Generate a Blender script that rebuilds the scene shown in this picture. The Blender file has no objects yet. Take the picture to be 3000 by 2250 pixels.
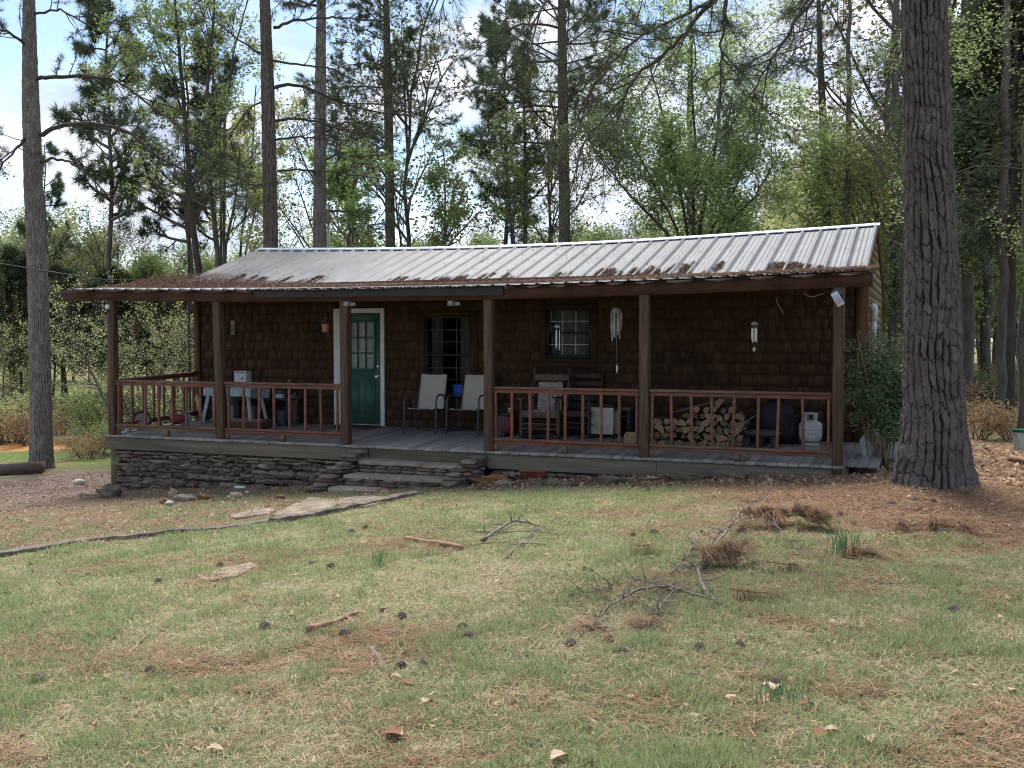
import bpy, math, random
import numpy as np
from mathutils import Vector
# ------------------------------------------------------------------ camera, world, sun, exposure
SC = bpy.context.scene
COL = SC.collection
F = 3034.; PIT = math.radians(2.36); YAW = math.radians(22.1)
CAM = np.array([1.151, -14.21, 1.635])
cd = bpy.data.cameras.new('camera'); cam = bpy.data.objects.new('camera', cd); COL.objects.link(cam)
cam.location = CAM; cam.rotation_euler = (math.pi/2-PIT, 0, YAW)
cd.sensor_width = 36; cd.lens = 36*F/3000; cd.clip_end = 1500; cd.clip_start = .05
SC.camera = cam
SUN_EL = math.radians(60); SUN_AZ = math.radians(-28)      # azimuth from +Y towards +X: the sun stands behind the house, to the left
w = bpy.data.worlds.new('World'); SC.world = w; w.use_nodes = True
nt = w.node_tree; nt.nodes.clear()
def nn(nt, t, **k):
    n = nt.nodes.new(t)
    for a, b in k.items():
        if a in n.inputs: n.inputs[a].default_value = b
        else: setattr(n, a, b)
    return n
out = nn(nt, 'ShaderNodeOutputWorld'); bg = nn(nt, 'ShaderNodeBackground', Strength=.1)
sky = nn(nt, 'ShaderNodeTexSky', sky_type='NISHITA', sun_disc=False, sun_elevation=SUN_EL, sun_rotation=SUN_AZ, air_density=1.0, dust_density=.6)
tc = nn(nt, 'ShaderNodeTexCoord')
mp = nn(nt, 'ShaderNodeMapping'); mp.inputs['Scale'].default_value = (1, 1, 1.9); mp.inputs['Location'].default_value = (.35, .1, .2)
no = nn(nt, 'ShaderNodeTexNoise', Scale=4.2, Detail=9, Roughness=.56, Distortion=.25)
cr = nn(nt, 'ShaderNodeValToRGB'); cr.color_ramp.elements[0].position = .44; cr.color_ramp.elements[1].position = .565
no2 = nn(nt, 'ShaderNodeTexNoise', Scale=9., Detail=7, Roughness=.6)
cr2 = nn(nt, 'ShaderNodeValToRGB')
cr2.color_ramp.elements[0].position = .36; cr2.color_ramp.elements[0].color = (3.5, 4.1, 5.3, 1)
cr2.color_ramp.elements[1].position = .58; cr2.color_ramp.elements[1].color = (5.9, 6.1, 6.5, 1)
mx = nn(nt, 'ShaderNodeMixRGB')
L = nt.links.new
L(tc.outputs['Generated'], mp.inputs[0]); L(mp.outputs[0], no.inputs['Vector']); L(mp.outputs[0], no2.inputs['Vector'])
L(no.outputs['Fac'], cr.inputs[0]); L(no2.outputs['Fac'], cr2.inputs[0])
L(cr.outputs[0], mx.inputs[0]); L(sky.outputs[0], mx.inputs[1]); L(cr2.outputs[0], mx.inputs[2])
L(mx.outputs[0], bg.inputs[0]); L(bg.outputs[0], out.inputs[0])
sd = bpy.data.lights.new('sun', 'SUN'); sd.energy = 3.3; sd.angle = math.radians(22); sd.color = (1, .95, .87)
so = bpy.data.objects.new('sun', sd); COL.objects.link(so)
sdir = Vector((math.sin(SUN_AZ)*math.cos(SUN_EL), math.cos(SUN_AZ)*math.cos(SUN_EL), math.sin(SUN_EL)))
so.rotation_euler = sdir.to_track_quat('Z', 'Y').to_euler()
SC.view_settings.view_transform = 'Standard'; SC.view_settings.look = 'None'; SC.view_settings.gamma = 1
SC.view_settings.exposure = 1.0
try:
    SC.cycles.max_bounces = 6; SC.cycles.transparent_max_bounces = 6; SC.cycles.diffuse_bounces = 3; SC.cycles.use_denoising = True; SC.cycles.denoising_prefilter = 'NONE'; SC.cycles.pixel_filter_type = 'BLACKMAN_HARRIS'; SC.cycles.filter_width = 1.15; SC.cycles.volume_bounces = 1
    SC.cycles.sample_clamp_indirect = 6
except Exception: pass
# ------------------------------------------------------------------ from photo measurements to places in the world
R = np.random.default_rng(7); random.seed(7)
fw = np.array([-math.sin(YAW)*math.cos(PIT), math.cos(YAW)*math.cos(PIT), -math.sin(PIT)])
rt = np.array([math.cos(YAW), math.sin(YAW), 0]); up = np.cross(rt, fw)
def ray(x, y): return fw + rt*(x-1500)/F + up*(1125-y)/F
def onY(x, y, Y): d = ray(x, y); return CAM + d*(Y-CAM[1])/d[1]
def onX(x, y, X): d = ray(x, y); return CAM + d*(X-CAM[0])/d[0]
def atD(x, y, D): return CAM + ray(x, y)*D
FS = .045                                                   # the porch floor falls towards its front edge
def onF(x, y):                                              # on the porch floor
    d = ray(x, y); t = (FS*CAM[1]-CAM[2])/(d[2]-FS*d[1]); return CAM + d*t
def fz(Y): return FS*Y
def sstep(a, b, x): t = np.clip((x-a)/(b-a), 0, 1); return t*t*(3-2*t)
def h2(ix, iy, s=0):
    h = (ix.astype(np.int64)*374761393 + iy.astype(np.int64)*668265263 + s*1442695041) & 0x7fffffff
    h = ((h ^ (h >> 13))*1274126177) & 0x7fffffff
    return ((h ^ (h >> 16)) & 0xffff)/65535.
def vn(x, y, s=0):
    x = np.asarray(x, float); y = np.asarray(y, float)
    ix = np.floor(x); iy = np.floor(y); fx = x-ix; fy = y-iy
    fx = fx*fx*(3-2*fx); fy = fy*fy*(3-2*fy)
    a = h2(ix, iy, s); b = h2(ix+1, iy, s); c = h2(ix, iy+1, s); d = h2(ix+1, iy+1, s)
    return (a*(1-fx)+b*fx)*(1-fy)+(c*(1-fx)+d*fx)*fy
def fbm(x, y, s=0, o=4):
    r = 0; a = .5; t = 0
    for i in range(o): r = r+a*vn(x*2**i, y*2**i, s+i*17); t += a; a *= .55
    return r/t
TREE = (1.19, -1.44)
def gz(X, Y):
    X = np.asarray(X, float); Y = np.asarray(Y, float)
    z = -.1 + .072*(-np.log1p(np.exp(np.clip(-X/.8, -40, 40)))*.8)
    z = np.maximum(z, -1.25+.002*np.maximum(-X, 0))
    z = z + .02*np.maximum(X-1, 0)
    rr = np.hypot(X-TREE[0], Y-TREE[1]); z = z + .13*np.exp(-(rr/1.0)**2)
    far = np.maximum(np.hypot(X+5, Y)-24, 0)
    z = z + np.minimum(far*.012, 1.2)
    return z + .05*(fbm(X*.35+9, Y*.35, 3)-.5)
def G(x, y):                                                # on the ground
    d = ray(x, y); lo = 2.; 
    t = np.arange(2, 150, .05); p = CAM[None]+d[None]*t[:, None]
    k = np.argmax(p[:, 2] < gz(p[:, 0], p[:, 1])); q = p[k].copy(); q[2] = float(gz(q[0], q[1])); return q
# ------------------------------------------------------------------ mesh and object helpers
class M:
    def __init__(s): s.v = []; s.f = []; s.r = []; s.n = 0
    def add(s, v, f, r=None):
        v = np.asarray(v, float).reshape(-1, 3)
        if r is None: r = R.random()
        s.v.append(v); s.r.append(np.broadcast_to(np.asarray(r, float), (len(v),)))
        if isinstance(f, np.ndarray): s.f.append(f+s.n)
        else:
            by = {}
            for q in f: by.setdefault(len(q), []).append(q)
            for q in by.values(): s.f.append(np.array(q)+s.n)
        s.n += len(v); return s
    def box(s, a, b, r=None, jit=0):
        a = np.minimum(a, b) if 0 else np.array(a, float); b = np.array(b, float)
        v = np.array([[x, y, z] for x in (a[0], b[0]) for y in (a[1], b[1]) for z in (a[2], b[2])])
        if jit: v = v+R.normal(0, jit, v.shape)
        return s.add(v, [(0, 1, 3, 2), (4, 6, 7, 5), (0, 4, 5, 1), (2, 3, 7, 6), (0, 2, 6, 4), (1, 5, 7, 3)], r)
    def obox(s, p, q, w, h, r=None, side=None):             # a bar from p to q, w wide (across `side`), h high
        p = np.array(p, float); q = np.array(q, float); d = q-p; d = d/np.linalg.norm(d)
        sd = np.cross(d, (0, 0, 1)) if side is None else np.array(side, float)
        if np.linalg.norm(sd) < 1e-3: sd = np.array([1., 0, 0])
        sd = sd-d*(sd@d); sd = sd/np.linalg.norm(sd); u = np.cross(sd, d)
        v = [c+sd*i*w/2+u*j*h/2 for c in (p, q) for i, j in ((-1, -1), (1, -1), (1, 1), (-1, 1))]
        return s.add(v, [(0, 3, 2, 1), (4, 5, 6, 7), (0, 1, 5, 4), (1, 2, 6, 5), (2, 3, 7, 6), (3, 0, 4, 7)], r)
    def tube(s, pts, rad, n=8, r=None, cap=True, sx=1., flat=None):
        pts = np.array(pts, float); k = len(pts); rad = np.broadcast_to(np.asarray(rad, float), (k,))
        t = np.gradient(pts, axis=0); t = t/(np.linalg.norm(t, axis=1)[:, None]+1e-9)
        u = np.zeros_like(t); ref = np.array([0, 0, 1.]) if abs(t[0][2]) < .9 else np.array([1., 0, 0])
        if flat is not None: ref = np.array(flat, float)
        for i in range(k):
            a = ref-t[i]*(ref@t[i]); a = a/(np.linalg.norm(a)+1e-9); u[i] = a; ref = a
        w_ = np.cross(t, u); an = np.arange(n)*2*math.pi/n
        v = pts[:, None]+rad[:, None, None]*(np.cos(an)[None, :, None]*u[:, None]*sx+np.sin(an)[None, :, None]*w_[:, None])
        i = np.arange(k-1)[:, None]*n; j = np.arange(n)[None]; j2 = (j+1) % n
        fa = np.stack([i+j, i+j2, i+n+j2, i+n+j], -1).reshape(-1, 4)
        o = s.n; s.add(v.reshape(-1, 3), fa, r)
        if cap: s.f.append(np.array([list(range(n))[::-1]])+o); s.f.append(np.array([list(range(n))])+o+(k-1)*n)
        return s
    def lathe(s, prof, c=(0, 0, 0), n=20, r=None, ax=None):
        c = np.array(c, float); pr = np.array(prof, float); an = np.arange(n)*2*math.pi/n
        v = np.stack([pr[:, 0, None]*np.cos(an), pr[:, 0, None]*np.sin(an), np.repeat(pr[:, 1, None], n, 1)], -1)
        if ax is not None:
            a = Vector(ax).to_track_quat('Z', 'Y').to_matrix(); v = v @ np.array(a).T
        k = len(pr); i = np.arange(k-1)[:, None]*n; j = np.arange(n)[None]; j2 = (j+1) % n
        o = s.n; s.add((v+c).reshape(-1, 3), np.stack([i+j, i+j2, i+n+j2, i+n+j], -1).reshape(-1, 4), r)
        if pr[0, 0] > 1e-4: s.f.append(np.array([list(range(n))[::-1]])+o)
        if pr[-1, 0] > 1e-4: s.f.append(np.array([list(range(n))])+o+(k-1)*n)
        return s
    def blob(s, c, sz, seed=0, n=8, am=.25, r=None, rz=0, sq=1.):
        u = np.linspace(0, math.pi, n+1); a = np.arange(n*2)*math.pi/n
        U, A = np.meshgrid(u, a, indexing='ij')
        d = np.stack([np.sin(U)*np.cos(A), np.sin(U)*np.sin(A), np.cos(U)], -1)
        if sq != 1: d = np.sign(d)*np.abs(d)**sq
        k = 1+am*(2*fbm(d[..., 0]*1.6+seed*7.3+5*d[..., 2], d[..., 1]*1.6+seed*3.1, seed)-1)
        p = d*k[..., None]*np.array(sz)
        p[:, -1] = p[:, -1]
        cz, sz_ = math.cos(rz), math.sin(rz)
        p = np.stack([p[..., 0]*cz-p[..., 1]*sz_, p[..., 0]*sz_+p[..., 1]*cz, p[..., 2]], -1)
        w_ = n*2; i = np.arange(n)[:, None]*w_; j = np.arange(w_)[None]; j2 = (j+1) % w_
        return s.add((p+np.array(c)).reshape(-1, 3), np.stack([i+j, i+w_+j, i+w_+j2, i+j2], -1).reshape(-1, 4), r)
    def shift(s, d): s.v = [v+np.array(d) for v in s.v]; return s
    def mesh(s, name, mats, smooth=False):
        me = bpy.data.meshes.new(name); v = np.concatenate(s.v)
        me.vertices.add(len(v)); me.vertices.foreach_set('co', v.ravel())
        ls = np.concatenate([f.ravel() for f in s.f]); sz = np.concatenate([np.full(len(f), f.shape[1]) for f in s.f])
        me.loops.add(len(ls)); me.loops.foreach_set('vertex_index', ls.astype(np.int32))
        me.polygons.add(len(sz)); st = np.concatenate([[0], np.cumsum(sz)[:-1]])
        me.polygons.foreach_set('loop_start', st.astype(np.int32)); me.polygons.foreach_set('loop_total', sz.astype(np.int32))
        a = me.attributes.new('rnd', 'FLOAT', 'POINT'); a.data.foreach_set('value', np.concatenate(s.r).astype(np.float32))
        me.update(calc_edges=True); me.validate()
        if mats: me.materials.append(mats)
        if smooth:
            me.polygons.foreach_set('use_smooth', np.ones(len(me.polygons), bool))
            if smooth != 2: me.set_sharp_from_angle(angle=math.radians(40))
        return me
def part(name, m, mt, parent=None, smooth=False, bevel=0, loc=None, label=None, kind=None):
    o = bpy.data.objects.new(name, m.mesh(name, mt, smooth)); COL.objects.link(o)
    if parent is not None: o.parent = parent
    if loc is not None: o.location = loc
    if bevel:
        b = o.modifiers.new('bevel', 'BEVEL'); b.width = bevel; b.segments = 2; b.limit_method = 'ANGLE'
    if label: o['label'] = label
    if kind: o['kind'] = kind
    return o
def tag(o, label, cat, group=None, kind=None):
    o['label'] = label; o['category'] = cat
    if group: o['group'] = group
    if kind: o['kind'] = kind
    return o
def thing(name, label, cat, loc=(0, 0, 0), rz=0, group=None):
    o = bpy.data.objects.new(name, None); COL.objects.link(o); o.empty_display_size = .1
    o.location = loc; o.rotation_euler = (0, 0, rz); return tag(o, label, cat, group)
def one(name, m, mt, label, cat, loc=(0, 0, 0), rz=0, group=None, smooth=False, bevel=0, kind=None):
    o = part(name, m, mt, None, smooth, bevel, loc); o.rotation_euler = (0, 0, rz); return tag(o, label, cat, group, kind)
def dup(root, loc=None, rz=None, sc=None, label=None, parent=None):
    r = root.copy(); COL.objects.link(r)
    if parent is not None: r.parent = parent
    if loc is not None: r.location = loc
    if rz is not None: r.rotation_euler = (0, 0, rz)
    if sc is not None: r.scale = (sc, sc, sc) if np.isscalar(sc) else sc
    if label: r['label'] = label
    for ch in list(root.children): dup(ch, parent=r)
    return r
def struct(name, m, mt, smooth=False):
    o = part(name, m, mt, None, smooth); o['kind'] = 'structure'; return o
# ------------------------------------------------------------------ materials
MT = {}
def mat(name, c, rough=.8, c2=None, sc=6., st=(1, 1, 1), bump=.0, bsc=None, metal=0, rnd=.0, rc=None, spec=.3, det=6, trans=0, lo=.35, hi=.65, coords='Object'):
    """procedural surface: noise between c and c2, a per-piece random shift `rnd` or towards rc, and a bump"""
    if name in MT: return MT[name]
    m = bpy.data.materials.new(name); m.use_nodes = True; nt = m.node_tree; nt.nodes.clear(); L = nt.links.new
    o = nn(nt, 'ShaderNodeOutputMaterial'); tc = nn(nt, 'ShaderNodeTexCoord'); mp = nn(nt, 'ShaderNodeMapping')
    mp.inputs['Scale'].default_value = st; L(tc.outputs[coords], mp.inputs[0])
    at = nn(nt, 'ShaderNodeAttribute', attribute_name='rnd')
    ad = nn(nt, 'ShaderNodeVectorMath', operation='MULTIPLY_ADD'); ad.inputs[1].default_value = (1, 1, 1)
    sc3 = nn(nt, 'ShaderNodeVectorMath', operation='SCALE'); sc3.inputs[0].default_value = (17, 31, 23); L(at.outputs['Fac'], sc3.inputs['Scale'])
    L(mp.outputs[0], ad.inputs[0]); L(sc3.outputs[0], ad.inputs[2])
    n1 = nn(nt, 'ShaderNodeTexNoise', Scale=sc, Detail=det, Roughness=.62); L(ad.outputs[0], n1.inputs['Vector'])
    r1 = nn(nt, 'ShaderNodeMapRange'); r1.inputs[1].default_value = lo; r1.inputs[2].default_value = hi; L(n1.outputs['Fac'], r1.inputs[0])
    mx = nn(nt, 'ShaderNodeMixRGB'); mx.inputs[1].default_value = (*c, 1); mx.inputs[2].default_value = (*(c2 or [x*.7 for x in c]), 1)
    L(r1.outputs[0], mx.inputs[0]); col = mx.outputs[0]
    if rc is not None:
        m2 = nn(nt, 'ShaderNodeMixRGB'); m2.inputs[2].default_value = (*rc, 1); L(col, m2.inputs[1]); L(at.outputs['Fac'], m2.inputs[0]); col = m2.outputs[0]
    if rnd:
        hs = nn(nt, 'ShaderNodeHueSaturation'); r2 = nn(nt, 'ShaderNodeMapRange'); fr = nn(nt, 'ShaderNodeMath', operation='FRACT'); m7 = nn(nt, 'ShaderNodeMath', operation='MULTIPLY'); m7.inputs[1].default_value = 7.31
        L(at.outputs['Fac'], m7.inputs[0]); L(m7.outputs[0], fr.inputs[0]); L(fr.outputs[0], r2.inputs[0])
        r2.inputs[3].default_value = 1-rnd; r2.inputs[4].default_value = 1+rnd
        L(r2.outputs[0], hs.inputs['Value']); L(col, hs.inputs['Color']); col = hs.outputs[0]
    if trans:
        oi = nn(nt, 'ShaderNodeObjectInfo'); h3 = nn(nt, 'ShaderNodeHueSaturation'); r3 = nn(nt, 'ShaderNodeMapRange'); L(oi.outputs['Random'], r3.inputs[0])
        r3.inputs[3].default_value = .82; r3.inputs[4].default_value = 1.18; L(r3.outputs[0], h3.inputs['Value']); L(col, h3.inputs['Color']); col = h3.outputs[0]
        a = nn(nt, 'ShaderNodeBsdfDiffuse'); b = nn(nt, 'ShaderNodeBsdfTranslucent'); ms = nn(nt, 'ShaderNodeMixShader', Fac=trans)
        L(col, a.inputs[0]); L(col, b.inputs[0]); L(a.outputs[0], ms.inputs[1]); L(b.outputs[0], ms.inputs[2]); L(ms.outputs[0], o.inputs[0])
    else:
        p = nn(nt, 'ShaderNodeBsdfPrincipled', Roughness=rough, Metallic=metal); p.inputs['Specular IOR Level'].default_value = spec
        L(col, p.inputs['Base Color']); L(p.outputs[0], o.inputs[0])
        if bump:
            n2 = nn(nt, 'ShaderNodeTexNoise', Scale=bsc or sc*3, Detail=5, Roughness=.65); L(ad.outputs[0], n2.inputs['Vector'])
            b = nn(nt, 'ShaderNodeBump', Strength=min(1, bump), Distance=.02); L(n2.outputs['Fac'], b.inputs['Height']); L(b.outputs[0], p.inputs['Normal'])
    MT[name] = m; return m
shingle = mat('shingle', (.060, .031, .0165), .85, (.040, .021, .0115), 12, (2, 1, .22), .5, 40, rnd=.28)
siding = mat('siding', (.15, .115, .065), .8, (.09, .065, .038), 5, (1, .5, 2), .3, rnd=.15)
postw = mat('post_wood', (.115, .070, .047), .78, (.038, .024, .017), 11, (2.2, 2.2, .10), .5, 26, rnd=.12)
beamw = mat('beam_wood', (.085, .038, .024), .75, (.042, .018, .012), 7, (.15, 1.5, 2.2), .4, 20, rnd=.12)
railw = mat('rail_wood', (.22, .085, .06), .7, (.11, .055, .04), 8, (.5, 1.5, 1.5), .4, 24, rnd=.15)
railo = mat('rail_worn', (.20, .12, .085), .78, (.11, .055, .04), 8, (.2, 1.5, 1.5), .4, 24, rnd=.15)
deckw = mat('deck_wood', (.28, .27, .25), .75, (.16, .15, .14), 5, (1.5, .12, 1.5), .4, 20, rnd=.2)
rimw = mat('rim_wood', (.17, .15, .115), .8, (.085, .08, .055), 5, (.12, 1.5, 1.6), .5, 20, rnd=.1)
blackw = mat('black_board', (.02, .02, .024), .6, (.035, .032, .034), 6)
stone = mat('field_stone', (.25, .20, .155), .9, (.09, .075, .06), 9, (1, 1, 1.5), .9, 24, rnd=.35, rc=(.13, .10, .085))
slab = mat('step_slab', (.34, .29, .235), .88, (.19, .165, .14), 5, (1, 1, 2), .7, 18, rnd=.15)
metalr = mat('roof_metal', (.13, .141, .162), .55, (.082, .084, .088), 2.2, (1, .6, 1), .06, 20, metal=.1, spec=.3, lo=.3, hi=.7)
white = mat('white_paint', (.62, .64, .66), .5, (.5, .51, .52), 9)
green = mat('door_green', (.046, .112, .094), .5, (.038, .096, .08), 5)
steel = mat('steel', (.55, .55, .56), .25, (.4, .4, .4), 6, metal=.9)
blackm = mat('black_metal', (.018, .019, .022), .45, (.03, .03, .032), 9)
charc = mat('charcoal_metal', (.05, .06, .075), .4, (.035, .04, .05), 9)
sling = mat('sling_fabric', (.42, .385, .34), .85, (.36, .33, .29), 60, bump=.2, bsc=300)
dark = mat('dark_room', (.012, .011, .01), .9, (.008, .008, .008))
bark = mat('bark', (.17, .145, .13), .95, (.085, .07, .062), 9, (1, 1, .25), 1., 22, rnd=.2)
barkg = mat('bark_grey', (.13, .12, .11), .95, (.06, .055, .05), 7, (1, 1, .3), .8, 14)
barkd = mat('bark_dark', (.085, .07, .062), .95, (.045, .037, .033), 7, (1, 1, .3), .6, 14)
dirt = mat('dirt_dark', (.10, .07, .05), .95, (.06, .04, .03), 4, bump=.8)
glassm = bpy.data.materials.new('window_glass'); glassm.use_nodes = True
_p = glassm.node_tree.nodes['Principled BSDF']; _p.inputs['Base Color'].default_value = (.9, .95, .95, 1); _p.inputs['Roughness'].default_value = .03
_p.inputs['Transmission Weight'].default_value = 1; _p.inputs['IOR'].default_value = 1.12; _p.inputs['Alpha'].default_value = .35; _p.inputs['Specular IOR Level'].default_value = .9
needle = mat('needles', (.085, .12, .07), c2=(.12, .155, .09), sc=1.5, trans=.3, rnd=.3)
needled = mat('needles_dark', (.07, .09, .055), c2=(.10, .12, .075), sc=1.5, trans=.25, rnd=.3)
leafg = mat('leaf_fresh', (.33, .43, .18), c2=(.41, .50, .23), sc=1.2, trans=.685, rnd=.3)
leafy = mat('leaf_yellow', (.36, .40, .17), c2=(.45, .45, .25), sc=1.2, trans=.5, rnd=.3)
leafm = mat('leaf_mid', (.24, .31, .13), c2=(.31, .37, .17), sc=1.2, trans=.45, rnd=.3)
leafb = mat('leaf_budding', (.17, .19, .08), c2=(.20, .15, .09), sc=1.2, trans=.4, rnd=.3)
leafs = mat('leaf_shrub', (.05, .085, .035), c2=(.16, .20, .14), sc=3, trans=.25, rnd=.5)
straw = mat('pine_straw', (.20, .115, .075), c2=(.34, .225, .15), sc=3, trans=.15, rnd=.45)
SAGX = lambda X: np.sin(np.pi*np.clip((.25-np.asarray(X, float))/12.9, 0, 1))
def eaveS(X): return -.095*SAGX(X)
def ridgeS(X): return -.14*SAGX(X)
# ------------------------------------------------------------------ ground
PATCH = [(*G(x, y)[:2], r, a) for x, y, r, a in ((1150, 1900, .45, .7), (1040, 1860, .3, .5), (1250, 1590, .55, .75), (1080, 1600, .5, .5), (780, 1625, .6, .6), (2250, 1540, .8, .7), (1960, 1700, .5, .45), (640, 1960, .35, .5), (2200, 1960, .35, .3), (1620, 2080, .4, .25), (2480, 1700, .5, .5))]
def zones(X, Y):
    """share of pine straw, bare dirt and leaf litter at a place"""
    n = fbm(X*.9, Y*.9, 11); n2 = fbm(X*2.7+5, Y*2.7, 12)
    rr = np.hypot((X-TREE[0]-.7)*.62, (Y-TREE[1]+.7)*.85)
    ns = np.clip(sstep(3.0, 1.1, rr+1.7*(n-.5)+1.3*(n2-.5)), 0, 1)
    for px, py, pr_, pa in PATCH: ns = np.maximum(ns, .5*pa*sstep(1.25, .5, np.hypot(X-px, Y-py)/pr_+1.6*(n2-.5)))
    yl = np.interp(X, [-30, -8.26, -6.4, -5.4, -4.9, -3], [-14, -5.95, -3.7, -1.9, -1.25, -1.05])   # house side of the timber edging
    hs = sstep(-.35, .25, Y-yl+.5*(n-.5))
    pr = sstep(-1.5, -.6, Y+1.0*(n-.5)+.4*(n2-.5))*sstep(-5.8, -4.6, X)*(1-sstep(3, 6, X)*.5)*sstep(9, 3, Y)
    hs = np.where(X < -4.5, hs, 0)
    dr = sstep(-10.8, -12.3, X+.8*(n-.5))*sstep(-5.5, -3.5, Y)*sstep(4.5, 2.6, Y)
    return ns, hs, np.clip(pr, 0, 1), dr
def build_ground():
    def ax(lo, hi, a, b, h):
        c = list(np.arange(a, b, h)); k = h; x = b
        while x < hi: c.append(x); k *= 1.12; x += k
        k = h; x = a-h
        while x > lo: c.insert(0, x); k *= 1.12; x -= k
        return np.array(c)
    xs = ax(-300, 300, -17, 4.5, .07); ys = ax(-60, 500, -11, 4, .07)
    X, Y = np.meshgrid(xs, ys, indexing='ij')
    micro = .045*(fbm(X*2.3, Y*2.3, 41)-.5)+.03*(fbm(X*7, Y*7, 44, 3)-.5)
    micro = micro*sstep(60, 30, np.hypot(X, Y))
    Z = gz(X, Y)+micro
    m = M(); nx, ny = X.shape
    i = np.arange(nx-1)[:, None]*ny; j = np.arange(ny-1)[None]
    fa = np.stack([i+j, i+ny+j, i+ny+j+1, i+j+1], -1).reshape(-1, 4)
    m.add(np.stack([X, Y, Z], -1), fa, .5)
    mt = bpy.data.materials.new('ground'); mt.use_nodes = True; nt = mt.node_tree; L = nt.links.new; p = nt.nodes['Principled BSDF']
    p.inputs['Roughness'].default_value = .95; p.inputs['Specular IOR Level'].default_value = .15
    tc = nn(nt, 'ShaderNodeTexCoord')
    def noise(sc, d=6, s=.6):
        n = nn(nt, 'ShaderNodeTexNoise', Scale=sc, Detail=d, Roughness=s); L(tc.outputs['Object'], n.inputs['Vector']); return n.outputs['Fac']
    def ramp(f, lo, hi, c1, c2):
        r = nn(nt, 'ShaderNodeMapRange'); r.inputs[1].default_value = lo; r.inputs[2].default_value = hi; L(f, r.inputs[0])
        x = nn(nt, 'ShaderNodeMixRGB'); L(r.outputs[0], x.inputs[0])
        for k, c in ((1, c1), (2, c2)):
            if isinstance(c, tuple): x.inputs[k].default_value = (*c, 1)
            else: L(c, x.inputs[k])
        return x.outputs[0]
    def att(a, c1, c2):
        t = nn(nt, 'ShaderNodeAttribute', attribute_name=a); x = nn(nt, 'ShaderNodeMixRGB'); L(t.outputs['Fac'], x.inputs[0])
        for k, c in ((1, c1), (2, c2)):
            if isinstance(c, tuple): x.inputs[k].default_value = (*c, 1)
            else: L(c, x.inputs[k])
        return x.outputs[0]
    thatch = ramp(noise(38, 8, .7), .38, .62, (.13, .12, .065), (.36, .32, .20))
    soil = ramp(noise(22, 8, .7), .35, .65, (.10, .07, .045), (.22, .16, .105))
    lawn = ramp(noise(1.3, 5, .6), .38, .62, thatch, ramp(noise(30, 6, .7), .4, .6, (.14, .16, .07), (.30, .30, .15)))
    lawn = ramp(noise(2.1, 4), .60, .74, lawn, soil)
    ndl = ramp(noise(45, 8, .75), .36, .64, (.10, .065, .045), (.30, .20, .135))
    litter = ramp(noise(28, 8, .75), .36, .64, (.12, .075, .05), (.29, .19, .125))
    gravel = ramp(noise(26, 8, .75), .36, .64, (.13, .095, .08), (.37, .29, .25))
    gravel = ramp(noise(2.2, 8, .7), .42, .60, gravel, ramp(noise(34, 8, .75), .35, .65, (.08, .055, .045), (.24, .165, .13)))
    floor_ = ramp(noise(.35, 6), .42, .6, ramp(noise(9, 7, .7), .4, .6, (.16, .12, .07), (.26, .2, .12)), ramp(noise(7, 7, .7), .4, .6, (.08, .12, .03), (.17, .2, .07)))
    c = att('z_straw', lawn, ndl); c = att('z_litter', c, litter); c = att('z_house', c, ramp(noise(1.6, 5), .4, .62, litter, ramp(noise(20, 7, .7), .35, .65, (.24, .20, .135), (.13, .135, .07))))
    c = att('z_drive', c, gravel); c = att('z_far', c, floor_); c = att('z_clay', c, (.55, .27, .12))
    L(c, p.inputs['Base Color'])
    b = nn(nt, 'ShaderNodeBump', Strength=.8, Distance=.03); L(noise(55, 8, .75), b.inputs['Height']); L(b.outputs[0], p.inputs['Normal'])
    o = struct('ground', m, mt, 2)
    ns, hs, pr, dr = zones(X.ravel(), Y.ravel())
    Xr, Yr = X.ravel(), Y.ravel()
    far = np.clip(sstep(3.5, 7, Yr+fbm(Xr*.5, Yr*.5, 5)*2)+sstep(-15.5, -18.5, Xr)*sstep(-2, 2, Yr)+sstep(9, 14, Xr), 0, 1)
    cl = sstep(2.4, 1.0, np.hypot((Xr+21.9)*.8, (Yr-6.8))+.8*fbm(Xr, Yr, 8))
    for nme, a in (('z_straw', ns), ('z_litter', pr), ('z_house', hs), ('z_drive', dr), ('z_far', far), ('z_clay', cl)):
        t = o.data.attributes.new(nme, 'FLOAT', 'POINT'); t.data.foreach_set('value', a.astype(np.float32))
build_ground()
def visible_area(n, far=17., power=1.6):
    """scatter points over the ground in the camera's reach, thinning with distance"""
    D = 3.3+(far-3.3)*R.random(n)**power
    a = math.pi/2+YAW+R.uniform(-.53, .53, n)
    return CAM[0]+np.cos(a)*D, CAM[1]+np.sin(a)*D
def clear(X, Y):                                            # off the porch, the steps, the path slabs and the trunk
    k = ~((X > -12.5) & (X < .5) & (Y > -.08) & (Y < 8)) & ~((X > -7.6) & (X < -5) & (Y > -1.05) & (Y < 0))
    return k & (np.hypot(X-TREE[0], Y-TREE[1]) > .46)
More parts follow.
